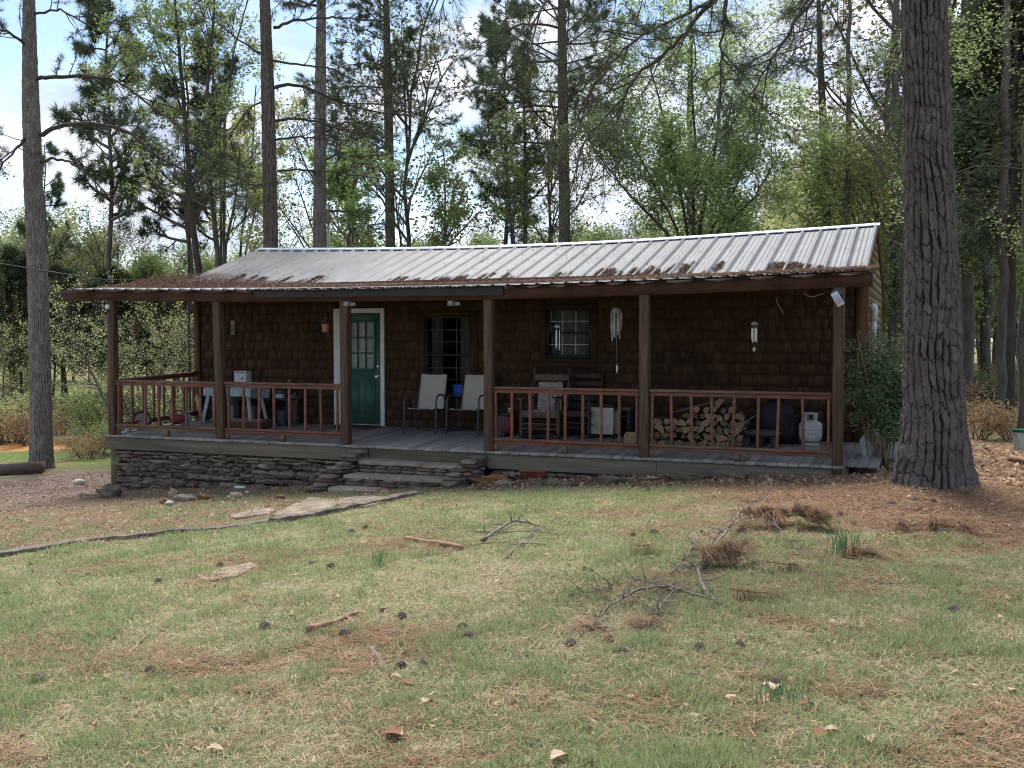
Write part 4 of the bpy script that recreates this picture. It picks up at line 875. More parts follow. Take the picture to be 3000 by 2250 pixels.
# lights under the beam and cameras
def fixture(x, y, label, rz=0, k=0):
    q = onY(x, y, -.02); zb = float(zbeam(q[0])); t = thing('lamp_fixture', label, 'light fixture', (q[0], -.02, zb), rz)
    m = M(); m.box((-.06, -.05, -.085), (.06, .05, -.001), .5); part('housing', m, mat('dull_grey', (.10, .10, .11), .5, (.05, .05, .05), 20), t, bevel=.008)
    m = M(); m.lathe([(.001, 0), (.035, 0), (.035, .012), (.02, .02)], (-.0, -.05, -.04), 14, ax=(0, -1, 0)); m.tube([(.05, 0, -.05), (.12, .03, -.045)], [.035, .03], 10); part('lens', m, mat('lens_grey', (.25, .25, .26), .2), t, 1)
fixture(1019, 878, 'small grey light box under the beam beside the door post')
fixture(1324, 872, 'round dull light fixture under the dark eave board, above the patio chairs')
q = onY(2452, 868, -.08)
t = thing('floodlight', 'white floodlight tilted down on top of the right corner post', 'floodlight', (q[0], -.075, q[2]), 0)
m = M(); m.blob((0, .02, .05), (.075, .05, .055), 2, 10, .02); part('base', m, mat('grey_green_cap', (.09, .11, .12), .5), t, 2)
m = M(); m.obox((-.035, -.06, .045), (.065, -.11, -.125), .095, .055, .5, (.85, 0, .5)); part('head', m, mat('flood_white', (.55, .57, .6), .4), t, bevel=.012)
m = M(); m.obox((-.012, -.105, .005), (.045, -.135, -.09), .06, .02, .5, (.85, 0, .5)); part('lens', m, mat('flood_lens', (.4, .42, .48), .2), t, bevel=.004)
q = onY(318, 905, -.05); t = thing('security_camera', 'small white camera on the outside of the left corner post', 'camera', (q[0], -.05, q[2]), 0)
m = M(); m.box((-.035, -.05, 0), (.04, .03, .075)); part('housing', m, white, t, bevel=.008)
m = M(); m.lathe([(.028, 0), (.03, -.04), (.02, -.06), (.001, -.062)], (.0, -.01, 0), 12); m.tube([(.0, 0, -.05), (.07, .0, -.09), (.1, 0, -.09)], .012, 6); part('lens', m, blackm, t, 1)
# chimes
def chime(x, ytop, ycap, ytube, yend, Y, n, r, rt_, mt_t, label, disc=True, pend=None, mtc=None, nm='wind_chime', cone=False):
    c = onY(x, ycap, Y); ppm = F*.98/((c-CAM)@fw); zt = 2.53+float(eaveS(c[0]))+.05*Y
    t = thing(nm, label, 'wind chime', (c[0], Y, c[2]), 0)
    m = M(); m.tube([(0, 0, .0), (0, 0, zt-c[2])], .002, 5); part('cord', m, blackm, t)
    m = M()
    if cone: m.lathe([(r*1.5, -.04), (r*1.2, .0), (r*.4, .06), (.005, .11)], n=16)
    else: m.lathe([(r, -.012), (r*1.05, 0), (r*.6, .02), (.004, .028)], n=16)
    part('cap', m, mtc or mt_t, t, 1)
    for k in range(n):
        an = k*2*math.pi/n+.5; L0 = (ytube-ycap)/ppm; L1 = (yend-ycap)/ppm*(1-.06*(k % 3)); px, py = r*.75*math.cos(an), r*.75*math.sin(an)
        m = M(); m.tube([(px, py, -.01), (px, py, -L0)], .0012, 4); m.tube([(px, py, -L0), (px, py, -L1)], rt_, 8, .3+.1*k); part('tube', m, mt_t, t, 1)
    if pend: 
        zz = (pend-ycap)/ppm; m = M(); m.tube([(0, 0, -.01), (0, 0, -zz)], .0012, 4); m.blob((0, 0, -zz), (.022, .008, .032), 9, 8, .1); part('striker', m, mtc or mt_t, t, 2)
    return t
alu = mat('chime_metal', (.62, .62, .60), .35, (.5, .5, .49), 5, metal=.5)
chime(2210, 870, 948, 962, 1002, .5, 5, .045, .0075, alu, 'silver five-tube wind chime hanging over the firewood bay', pend=1022, mtc=mat('capiz', (.25, .30, .24), .4, (.4, .42, .36), 30))
chime(1633, 880, 957, 968, 1023, .35, 3, .042, .0065, alu, 'slim three-tube wind chime hanging in front of the white-barred window', mtc=mat('chime_cap', (.42, .42, .40), .5))
chime(399, 905, 938, 945, 1000, 1.1, 3, .035, .014, mat('bamboo_dark', (.18, .11, .085), .7, (.1, .07, .05), 9), 'brown bamboo wind chime with a cone roof at the open left end', cone=True)
drift = mat('bark_grey_light', (.36, .34, .31), .9, (.14, .125, .11), 14, (1, 1, .4), .6)
c = onY(1806, 915, .3); zt = 2.55
t = thing('driftwood_chime', 'wooden bamboo chime with a domed coconut top hanging left of the firewood post', 'wind chime', (c[0], .3, c[2]), 0)
m = M(); m.tube([(0, 0, .02), (0, 0, zt-c[2]-.06)], .002, 5); part('cord', m, blackm, t)
m = M(); m.lathe([(.085, -.02), (.082, .01), (.065, .045), (.04, .062), (.004, .07)], n=18); part('dome', m, drift, t, 1)
for k in range(7):
    an = k*.9; L1 = .28+.16*((k*5) % 7)/7; m = M(); m.tube([(.07*math.cos(an), .06*math.sin(an), -.02), (.068*math.cos(an), .058*math.sin(an), -L1*.6), (.06*math.cos(an), .055*math.sin(an), -L1)], [.017, .018, .009], 8); part('tube', m, drift, t, 1)
m = M(); zc = onY(1809, 1082, .3)[2]-c[2]; m.tube([(0, 0, -.02), (.01, 0, zc+.06)], .0015, 4); m.box((-.002, -.004, zc-.05), (.024, .004, zc+.06)); part('striker', m, wp, t)
q = onY(2276, 905, .45); m = M()
for k in range(15):
    zz = .22-k*.03; an = np.linspace(0, 6.283, 11); e = np.stack([.009*np.cos(an), 0*an, .019*np.sin(an)], -1)
    if k % 2: e = e[:, [1, 0, 2]]
    m.tube(e+np.array([0, 0, zz]), .003, 5, cap=False)
one('hanging_chain', m, mat('rust', (.07, .03, .02), .8), 'short rusty chain hanging from the rafters near the right post', 'chain', (q[0], .45, q[2]), 0, smooth=2)
m = M(); q = onY(2290, 895, .3); m.tube([(-.08, 0, .12), (-.05, 0, .02), (0, 0, -.07), (.03, 0, -.11)], .0045, 6); one('dangling_wire', m, mat('wire_tan', (.3, .27, .2), .5), 'thin pale wire end dangling under the porch roof', 'wire', (q[0], .3, q[2]), 0, smooth=2)
m = M(); m.tube([(-.13, 0, .02), (-.09, 0, -.02), (0, 0, -.035), (.1, 0, -.0), (.14, 0, .02)], .005, 6); q = onY(2385, 862, .1); one('sagging_wire', m, mat('wire_tan', (.3, .27, .2)), 'loop of pale wire sagging beside the floodlight', 'wire', (q[0], .08, q[2]), 0, smooth=2)
# iron scroll work on the wall
iron = mat('iron_brown', (.035, .022, .018), .7)
q = onY(2003, 1075, WY-.05); t = thing('iron_scroll_panel', 'dark wrought iron scrollwork trellis on the shingled wall behind the firewood', 'trellis', (q[0], WY-.05, q[2]), 0)
def spiral(cx, cz, r, s, a0, mm, turns=1.6):
    an = np.linspace(0, turns*6.283, 34); rr = r*(1-an/an[-1]*.8); mm.tube(np.stack([cx+rr*np.cos(a0+s*an), 0*an, cz+rr*np.sin(a0+s*an)], -1), .007, 6)
m = M()
for cx, cz, r, s, a0 in ((-.13, .08, .14, 1, 0), (.10, .07, .11, -1, 3.1), (-.42, -.13, .12, 1, 1), (.38, -.13, .1, -1, 2), (-.1, .32, .08, 1, 0), (.1, .32, .09, -1, 3), (.36, .12, .08, 1, 2), (-.4, .14, .08, -1, 1), (-.38, -.55, .13, 1, .5), (.0, -.3, .06, 1, 0)): spiral(cx, cz, r, s, a0, m)
for k in (-1, 1): m.tube([(k*.02, 0, -.8), (k*.2, 0, -.4), (k*.28, 0, 0), (k*.12, 0, .3), (k*.3, 0, .62)], .008, 6)
part('scroll', m, iron, t, 2)
m = M(); m.blob((0, -.01, .2), (.06, .03, .07), 3, 8, .3); part('boss', m, iron, t, 2)
# firewood: every log on its own
endw = mat('log_end', (.27, .175, .10), .88, (.12, .075, .045), 26, rnd=.5)
ORD = 'first second third fourth fifth sixth seventh eighth ninth tenth eleventh twelfth thirteenth fourteenth fifteenth sixteenth seventeenth eighteenth nineteenth twentieth'.split()
def logpiece(kind, r, L_):
    """outline of the cut end: round, halved or quartered"""
    if kind == 0: an = np.linspace(0, 2*math.pi, 14)[:-1]; P = np.stack([np.cos(an), np.sin(an)], -1)*r
    elif kind == 1: an = np.linspace(-.1, math.pi+.1, 10); P = np.stack([np.cos(an), np.sin(an)-.35], -1)*r
    else: an = np.linspace(0, math.pi*.6, 7); P = np.concatenate([[[0, 0]], np.stack([np.cos(an), np.sin(an)], -1)*1.3])*r; P = P-P.mean(0)
    return P*(1+R.normal(0, .05, (len(P), 1)))
def make_log(kind, r, L_, label):
    P = logpiece(kind, r, L_); n = len(P); t = thing('firewood_log', label, 'log', (0, 0, 0), 0, 'split firewood logs stacked on the porch')
    ys = np.linspace(-L_/2, L_/2, 5); v = np.array([[[p[0]*(1+.03*math.sin(y*9)), y, p[1]*(1+.03*math.cos(y*11))] for p in P] for y in ys])
    m = M(); i = np.arange(4)[:, None]*n; j = np.arange(n)[None]; m.add(v, np.stack([i+j, i+n+j, i+n+(j+1) % n, i+(j+1) % n], -1).reshape(-1, 4)); part('log_bark', m, barkd if kind < 2 else mat('log_side', (.17, .12, .08), .9, (.09, .065, .045), 8, (1, .2, 1)), t)
    q = P*.985
    for sg in (-1, 1): m = M(); m.add([(a, sg*(L_/2+.002), b) for a, b in q], [tuple(range(n))[::sg]]); part('cut_end', m, endw, t)
    return t
protos = []
for k in range(9): protos.append((make_log(k % 3, [.053, .078, .072][k % 3]*R.uniform(.75, 1.2), R.uniform(.36, .44), ''), k % 3))
used = set()
def top_h(px):                                              # outline of the stack in the photograph
    return np.interp(px, [1915, 1950, 1990, 2040, 2070, 2110, 2140, 2165, 2185], [1216, 1220, 1214, 1190, 1176, 1172, 1174, 1188, 1262])
rowz = 0; li = 0; Yp = 1.25; base = onF(1920, 1306)
xs0 = onY(1918, 1290, Yp)[0]; xs1 = onY(2180, 1290, Yp)[0]
z = fz(Yp)+.06; row = 0
while z < .95:
    x = xs0+(.055 if row % 2 else 0)+.03; ci = 0
    while x < xs1-.02:
        pc = None
        px = 1500+F*((np.array([x, Yp, z])-CAM)@rt)/((np.array([x, Yp, z])-CAM)@fw); ztop = onY(px, top_h(px), Yp)[2]
        if z+.03 < ztop:
            k = R.integers(9); pr_, kd = protos[k]
            o = pr_ if k not in used else dup(pr_)
            used.add(k); side = 'left' if x < xs0+(xs1-xs0)*.35 else ('middle' if x < xs0+(xs1-xs0)*.65 else 'right'); lv = 'lowest' if row < 2 else ('middle' if row < 4 else 'upper')
            o['label'] = f'{["round", "half-split", "wedge-split"][kd]} tan-ended log in the stack, {ORD[row]} row up, {ORD[ci]} from the left'; ci += 1
            o.location = (x+R.normal(0, .006), Yp+R.normal(0, .03), z+R.normal(0, .006)); o.rotation_euler = (0, [R.uniform(0, 6.28), R.choice([0, 3.14])+R.normal(0, .4), R.uniform(0, 6.28)][kd], R.normal(0, .05))
        x += .124
    z += .102; row += 1
for k, (p_, kd) in enumerate(protos):
    if k not in used:
        for ch in list(p_.children): bpy.data.objects.remove(ch)
        bpy.data.objects.remove(p_)
q = onF(1990, 1300)
for k, (x, y, rz, kd) in enumerate(((1958, 1296, 1.25, 2), (2010, 1302, 1.5, 1), (2060, 1298, 1.4, 0), (2105, 1304, .5, 2))):
    o = make_log(kd, .05, .40, ['pale split log lying loose in front of the stack, leftmost', 'dark half log lying crosswise under the stack front', 'round log lying lengthwise before the stack', 'short tan split log lying before the stack, rightmost'][k]); a = onF(x, y); o.location = (a[0], a[1]+.12, fz(a[1]+.1)+.05); o.rotation_euler = (0, .4, rz)
m = M(); a = onY(1965, 1210, Yp-.1); b = onY(2090, 1178, Yp-.1); m.tube([a, (a+b)/2+np.array([0, 0, .0]), b, b+np.array([.2, 0, .03])], [.012, .018, .016, .006], 7); one('bare_branch', m, barkg, 'thin bare branch laid over the top of the firewood stack', 'branch', smooth=2)
for k, (x, y) in enumerate(((2172, 1290), (2150, 1250))):
    m = M(); a = onF(x, 1300); 
    for j in range(10):
        s = np.array([a[0]+R.normal(0, .06), 1.0+R.normal(0, .1), fz(1)+.03+R.random()*.25*(1-k)]); d = R.normal(0, 1, 3); d[2] = abs(d[2])*.8; m.tube([s, s+d*.08, s+d*.17+R.normal(0, .02, 3)], [.01, .007, .003], 5)
    one('twig_bundle', m, drift, ['tangle of pale kindling twigs at the right foot of the stack', 'pale kindling twigs leaning on the right side of the stack'][k], 'twigs', smooth=2)
# black cover, slabs, propane cylinder
q = onF(2290, 1296)
m = M(); m.blob((0, 0, .30), (.29, .19, .36), 12, 14, .16, .5, sq=.7); m.blob((.16, .02, .2), (.2, .17, .27), 14, 12, .2, .5, sq=.8)
one('covered_grill', m, mat('black_cover', (.008, .009, .012), .6, (.012, .013, .018), 4, bump=.2, bsc=6), 'bulky thing under a black cover between firewood and gas cylinder', 'grill', (-1.05, 1.93, fz(1.93)), 0, smooth=2)
q = onF(2245, 1303)
m = M(); m.blob((0, 0, .20), (.30, .20, .055), 31, 12, .35, .5, sq=.7).blob((-.2, -.05, .09), (.07, .08, .11), 33, 8, .3).blob((.21, -.03, .09), (.06, .09, .11), 34, 8, .3).blob((0, .1, .1), (.07, .07, .12), 35, 8, .3)
one('driftwood_bench', m, mat('grey_driftwood', (.085, .085, .09), .85, (.035, .035, .038), 10, bump=.6), 'low dark grey weathered root bench in front of the black cover', 'bench', (-1.22, 1.42, fz(1.42)), .1, smooth=2)
q = onF(2205, 1285); m = M()
for k in range(16):
    s = np.array([R.uniform(-.2, .2), R.uniform(-.1, .1), .02+.15*R.random()]); d = np.array([R.normal(0, 1), R.normal(0, .5), R.normal(0, .35)]); m.blob(s, (.09, .05, .022), k+50, 6, .4, None, R.uniform(0, 3))
one('bark_scraps', m, mat('bark_scrap', (.13, .085, .06), .9, (.06, .04, .03), 9, bump=.5), 'heap of brown bark scraps between the firewood and black cover', 'bark scraps', (-1.62, 1.9, fz(1.9)), 0, smooth=2)
q = onF(2372, 1306); r = .155
t = thing('propane_cylinder', 'white propane gas cylinder with worn label standing behind the right rail', 'gas cylinder', (q[0], q[1]+.1, fz(q[1]+.1)+.002), 0)
prop = mat('propane_white', (.50, .50, .48), .5, (.38, .37, .35), 5, bump=.1)
m = M(); m.lathe([(.001, .025), (.07, .03), (.12, .055), (.148, .10), (r, .15), (r, .29), (.148, .335), (.12, .37), (.06, .395), (.03, .40)], n=32); part('tank', m, prop, t, 2)
m = M(); m.lathe([(.11, 0), (.112, .035), (.106, .035), (.104, 0)], n=28); part('foot_ring', m, prop, t, 1)
m = M(); n = 26; an = np.linspace(.55, 2*math.pi-.55, n)+math.pi/2*1+math.pi; 
for rr in (.088, .083):
    v = np.concatenate([np.stack([rr*np.cos(an), rr*np.sin(an), np.full(n, .385)], -1), np.stack([rr*1.12*np.cos(an), rr*1.12*np.sin(an), .50-.0*an], -1)]); i = np.arange(n-1)[:, None]; m.add(v, np.concatenate([i, i+1, i+1+n, i+n], 1), .5)
m.tube(np.stack([.097*np.cos(an), .097*np.sin(an), np.full(n, .50)], -1), .007, 6, .5); part('collar', m, prop, t)
m = M(); m.tube([(0, 0, .39), (0, 0, .45)], .02, 10).tube([(0, -.0, .43), (0, -.06, .43)], .016, 10).lathe([(.028, .45), (.032, .46), (.028, .475), (.001, .477)], n=12); part('valve', m, blackm, t, 1)
m = M(); an = np.linspace(-2.9, -.1, 22)
def wrap(z0, z1, a0, a1, rr): an = np.linspace(a0, a1, 10); n = 10; v = np.concatenate([np.stack([rr*np.cos(an), rr*np.sin(an), np.full(n, z)], -1) for z in (z0, z1)]); i = np.arange(n-1)[:, None]; return v, np.concatenate([i, i+1, i+1+n, i+n], 1)
m.add(*wrap(.155, .285, -2.9, -.2, r+.0015), .5); part('label_band', m, mat('label_white', (.56, .56, .58), .5, (.45, .46, .52), 20), t, 2)
m = M()
for k in range(16):
    a0 = -2.7+.32*(k % 8)+R.random()*.05; z0 = .175+.06*(k//8)+R.normal(0, .004); m.add(*wrap(z0, z0+R.uniform(.012, .028), a0, a0+R.uniform(.06, .2), r+.0035), .5)
part('print', m, mat('label_ink', (.20, .21, .32), .5), t, 2)
bpy.data.objects['propane_cylinder'].scale = (1.1, 1.1, .95)
# right end: leaning slab, drain leaf, meter board
q = onX(2490, 1330, .35)
m = M(); m.add([(0, 0, .0), (.0, .9, .0), (.14, .9, -.01), (.12, .45, -.01), (.03, .05, -.24), (0, -.0, -.26)], [(0, 1, 2, 3, 4, 5)]); m.add([(0, 0, -.0-.03), (.0, .9, -.03), (.14, .9, -.04), (.12, .45, -.04), (.03, .05, -.27), (0, -.0, -.29)], [(5, 4, 3, 2, 1, 0)])
m.f.append(np.array([[0, 6, 7, 1], [1, 7, 8, 2], [2, 8, 9, 3], [3, 9, 10, 4], [4, 10, 11, 5], [5, 11, 6, 0]]))
one('broken_slab', m, mat('grey_slab', (.22, .21, .19), .85, (.13, .125, .11), 4, bump=.4), 'pale broken slab jutting from the right end of the porch floor', 'slab', (.20, .55, fz(.6)+.03), 0)
q = G(2545, 1392); m = M(); P = np.array([(0, 0, 0), (-.02, 0, .2), (-.07, .02, .42), (-.11, .03, .62), (-.08, .03, .74)]); m.tube(P, [.05, .07, .085, .08, .03], 12)
yy = 1.0; q = onY(2545, 1372, yy); m = M(); m.tube([(0, 0, 0), (-.01, 0, .12), (-.04, .01, .28), (-.06, .02, .42), (-.04, .02, .50)], [.04, .055, .07, .07, .02], 12)
one('drain_spout', m, mat('old_white', (.42, .43, .45), .6, (.25, .25, .26), 7), 'curved grey-white drain spout standing at the house corner behind the shrub', 'drain spout', (q[0], yy, float(gz(q[0], yy))-.03), 0, smooth=2)
yy = 2.0; q = onY(2612, 1340, yy); q2 = onY(2655, 1240, yy); gz0 = float(gz(q[0], yy))
t = thing('heat_pump', 'white and black slatted metal unit standing behind the shrub by the side wall', 'heat pump', (q[0], yy, gz0-.02), 0); hh = .62
m = M(); m.box((-.16, 0, .02), (.42, .5, hh)); part('cabinet', m, mat('unit_white', (.5, .51, .53), .5, (.42, .43, .45), 4), t, bevel=.02)
for z_ in (.30, .38): m = M(); m.box((-.17, -.015, z_), (.43, -.001, z_+.045)); part('slat', m, blackm, t)
# ------------------------------------------------------------------ yard things
def rock(x, y, s, mt, label, grp=None, seed=0, sz=(1, .75, .5), Y=None):
    q = G(x, y) if Y is None else onY(x, y, Y); m = M(); s = s*.8; m.blob((0, 0, 0), (s*sz[0], s*sz[1], s*sz[2]), seed, 12, .7, None, 0, .7)
    return one('rock', m, mt, label, 'rock', (q[0], q[1], q[2]+s*.12), R.uniform(-.4, .4), grp, 0)
st2 = mat('tan_rock', (.34, .27, .20), .9, (.22, .17, .12), 6, bump=.5); st3 = mat('rust_rock', (.24, .115, .045), .9, (.15, .08, .04), 7, bump=.5); st4 = mat('grey_rock', (.26, .235, .20), .9, (.15, .135, .115), 6, bump=.5); st5 = mat('dark_rock', (.15, .12, .09), .9, (.075, .07, .045), 7, bump=.5)
for x, y, s, mt_, lb, sz in ((691, 1462, .13, st2, 'tan rock below the stone foundation, middle of the slope', (1, .7, .7)), (508, 1455, .13, st2, 'upright brown wedge rock beside the grey slab rock', (.7, .4, 1)), (485, 1474, .12, st3, 'rust-orange rock at the foot of the brown wedge', (1, .6, .6)), (540, 1467, .20, st4, 'pale grey slab rock left of the tan one', (1.2, .6, .4)), (322, 1456, .24, st5, 'big dark mossy rock at the left corner post foot', (1, .7, .7)), (260, 1452, .16, st2, 'flat buff stone left of the mossy rock', (1.5, .6, .3)), (820, 1462, .08, st3, 'small reddish stone near the flagstones', (1, .8, .7)), (922, 1442, .13, st3, 'rusty crumbling stone at the foot of the left step flank', (1.2, .8, .7)), (1126, 1447, .07, st2, 'small pinkish stone at the bottom step', (1.1, .8, .7)), (1440, 1417, .28, st3, 'long mossy brown rock in leaf litter right of the steps', (1.2, .6, .4)), (1478, 1424, .17, st4, 'flat grey rock right of the mossy brown one', (1.2, .6, .4)), (1575, 1420, .17, st5, 'dark rock below the terracotta planter', (1.3, .6, .35)), (1640, 1425, .22, st5, 'long brown rock in the border beyond the planter', (1.6, .5, .3)), (1790, 1418, .22, st5, 'dark domed rock in the border, mid porch', (1.2, .8, .5)), (2030, 1408, .24, st5, 'broad brown rock half-buried in litter below the firewood', (1.4, .7, .4)), (1970, 1405, .16, st5, 'small dark rock left of the broad brown one', (1.2, .7, .4)), (2150, 1402, .18, st5, 'low rock in leaves right of the broad brown one', (1.3, .7, .4)), (2270, 1388, .2, st5, 'low dark rock near the right end of the porch', (1.5, .6, .35)), (600, 1462, .13, st3, 'dark rusty rock between grey slab rock and tan rock', (1, .7, .5)), (450, 1432, .14, st4, 'low grey stone under the left foundation', (1.4, .6, .4)), (770, 1432, .1, st5, 'small dark stone under the foundation, mid wall', (1.2, .7, .5))):
    rock(x, y, s, mt_, lb, 'loose rocks along the porch foot', int(x), sz)
q = G(1562, 1408); t = thing('terracotta_planter', 'long terracotta window planter lying in leaves below the porch', 'planter', (q[0], q[1]+.02, q[2]), .0)
m = M(); m.add([(x*s, y*s, z) for z, s in ((0, .8), (.13, 1)) for x, y in ((-.2, -.07), (.2, -.07), (.2, .07), (-.2, .07))], [(0, 1, 5, 4), (1, 2, 6, 5), (2, 3, 7, 6), (3, 0, 4, 7), (3, 2, 1, 0)], .5); part('body', m, mat('terracotta2', (.22, .075, .05), .8, (.15, .05, .035), 6), t)
m = M(); m.box((-.215, -.085, .13), (.215, -.065, .155), .5).box((-.215, .065, .13), (.215, .085, .155), .5).box((-.215, -.0649, .13), (-.2, .0649, .155), .5).box((.2, -.0649, .13), (.215, .0649, .155), .5); part('rim', m, MT['terracotta2'], t)
q = G(703, 1434); m = M(); m.tube([(-.09, 0, .03), (.09, .01, .03)], .024, 10); one('white_tube', m, white, 'short white plastic tube lying on the bank below the wall', 'tube', tuple(q), .1, smooth=1)
q = G(725, 1446); m = M(); m.blob((0, 0, .02), (.03, .03, .02), 3, 7, .4); one('paper_scrap', m, white, 'tiny white scrap near the tan rock', 'litter', tuple(q))
q = G(496, 1482); m = M(); m.blob((0, 0, .03), (.08, .05, .035), 7, 8, .6); one('crumpled_wrapper', m, mat('foil', (.42, .45, .44), .5, (.2, .24, .23), 30), 'crumpled blue-white wrapper by the rust-orange rock', 'litter', tuple(q))
q = G(232, 1420); m = M(); m.blob((0, 0, .05), (.12, .07, .06), 17, 8, .5).blob((-.1, 0, .04), (.05, .05, .05), 18, 7, .4); one('pale_lump', m, mat('bone', (.62, .58, .45), .8), 'pale yellowish lump lying on the bare driveway', 'litter', tuple(q), smooth=2)
# flagstones and timber edging
def flag(pts, th, mt_, label, cat, name, zoff=.0, grp=None):
    P = [G(*p) for p in pts]; c = np.mean(P, 0); m = M(); n = len(P); top = [(p[0]-c[0], p[1]-c[1], float(gz(*p[:2]))-c[2]+zoff+th*.5) for p in P]
    Q = []; 
    for i in range(n):
        a_, b_ = np.array(top[i]), np.array(top[(i+1) % n])
        for k in range(5): 
            pnt = a_+(b_-a_)*k/5; pnt = pnt+R.normal(0, .012, 3)*[1, 1, .2]; Q.append(pnt)
    n = len(Q); cc = np.mean(Q, 0); inn = [cc+(np.array(p)-cc)*.96+np.array([0, 0, .006]) for p in Q]
    m.add(Q+inn+[np.array(p)-[0, 0, th+.06] for p in Q], [tuple(range(n, 2*n))]+[(i, (i+1) % n, (i+1) % n+n, i+n) for i in range(n)]+[(i+2*n, (i+1) % n+2*n, (i+1) % n, i) for i in range(n)], .5)
    return one(name, m, mt_, label, cat, tuple(c), 0, grp)
fl = mat('flagstone', (.30, .25, .20), .88, (.13, .10, .075), 4.5, bump=.4, bsc=20)
flag([(800, 1512), (905, 1462), (975, 1468), (1010, 1480), (900, 1510), (830, 1522)], .05, fl, 'large pale flagstone beside the edging timbers', 'flagstone', 'flagstone', grp='flagstones of the path')
flag([(985, 1466), (1080, 1458), (1150, 1462), (1080, 1488), (1010, 1492)], .05, fl, 'pale flagstone nearest the bottom step', 'flagstone', 'flagstone', grp='flagstones of the path')
flag([(675, 1515), (760, 1492), (810, 1498), (770, 1512), (690, 1524)], .04, fl, 'darker flagstone farthest down the path', 'flagstone', 'flagstone', grp='flagstones of the path')
tim = mat('old_timber', (.18, .155, .13), .9, (.07, .06, .05), 6, (.6, .6, 1.5), .6, 20)
def timber(a, b, w_, h, label, z=0., n=22):
    p, q = G(*a), G(*b); t = np.linspace(0, 1, n)[:, None]; P = p+(q-p)*t; P[:, 2] = micro(P[:, 0], P[:, 1])+z-h*.12; d = (q-p)/np.linalg.norm(q-p); s = np.array([-d[1], d[0], 0]); c = P.mean(0)
    v = np.array([[x+s*i*w_/2+np.array([0, 0, j*h/2])+R.normal(0, .004, 3)+np.array([0, 0, .012*math.sin(x[0]*5)]) for i, j in ((-1, -1), (1, -1), (1, 1), (-1, 1))] for x in P])-c; i = np.arange(n-1)[:, None]*4; m = M()
    m.add(v, np.concatenate([np.concatenate([i+k, i+4+k, i+4+(k+1) % 4, i+(k+1) % 4], 1) for k in range(4)])); m.f.append(np.array([[0, 1, 2, 3], [4*n-1, 4*n-2, 4*n-3, 4*n-4]]))
    return one('edging_timber', m, tim, label, 'timber', tuple(c), 0, 'weathered timbers edging the path', bevel=.008)
timber((800, 1537), (1035, 1490), .16, .15, 'weathered edging timber beside the large flagstone')
timber((1040, 1490), (1230, 1448), .15, .16, 'weathered edging timber nearest the steps')
timber((590, 1556), (795, 1530), .12, .10, 'low edging timber left of the large flagstone')
timber((215, 1590), (585, 1558), .12, .11, 'long dark edging timber at the foot of the bank')
timber((-60, 1640), (212, 1592), .14, .13, 'edging timber running out of the left frame edge')
p, q = G(-80, 1392), G(128, 1386)
m = M(); m.obox(p+[0, 0, .12], q+[0, 0, .12], .3, .22); one('fallen_beam', m, mat('beam_grey', (.16, .12, .10), .9, (.09, .07, .06), 5, (.4, .4, 1), .4), 'grey squared beam lying on the driveway edge by the left pine', 'beam')
# fallen branches and sticks
def stick(pts, r0, r1, mt_, label, grp='fallen sticks on the lawn', twigs=0, nm='fallen_stick', lift=.0, sc=1.):
    P = np.array([G(*p[:2]) for p in pts]); P[:, 2] += r0+np.array([(p[2] if len(p) > 2 else 0) for p in pts]); c = P[0].copy(); P = P-c
    k = np.linspace(0, len(P)-1, len(P)*4); Q = np.stack([np.interp(k, range(len(P)), P[:, i]) for i in range(3)], -1)+R.normal(0, .004, (len(k), 3)); m = M(); m.tube(Q, np.linspace(r0, r1, len(Q)), 7)
    for j in range(twigs):
        a = Q[R.integers(2, len(Q)-1)]; d = np.append(R.normal(0, 1, 2), abs(R.normal(.3, .5)))*R.uniform(.05, .14); m.tube([a, a+d*.6, a+d+R.normal(0, .01, 3)], [r1*1.2, r1, .001], 5)
    return one(nm, m, mt_, label, 'stick', tuple(c), 0, grp, 2)
stw = mat('stick_grey', (.24, .20, .17), .9, (.13, .105, .09), 12, bump=.4); sto = mat('stick_orange', (.34, .22, .15), .85, (.2, .12, .08), 9, bump=.4)
def spray(m, a, d, n, L_, droop=.6, w_=.0035, sp=.35):
    a = np.array(a); d = np.array(d)/np.linalg.norm(d)
    for k in range(n):
        e = d+R.normal(0, sp, 3); e = e/np.linalg.norm(e); l = L_*R.uniform(.7, 1.1); s = np.cross(e, (0, 0, 1)); s = s/(np.linalg.norm(s)+1e-6)*w_/2; s0 = a+R.normal(0, .02, 3)
        p1 = s0+e*l*.5; p2 = s0+e*l+np.array([0, 0, -droop*l*.5]); m.add([s0-s, s0+s, p1+s, p1-s, p2], [(0, 1, 2, 3), (3, 2, 4)])
deadn = mat('dead_needles', (.17, .10, .068), c2=(.33, .22, .15), sc=4, trans=.2, rnd=.4)
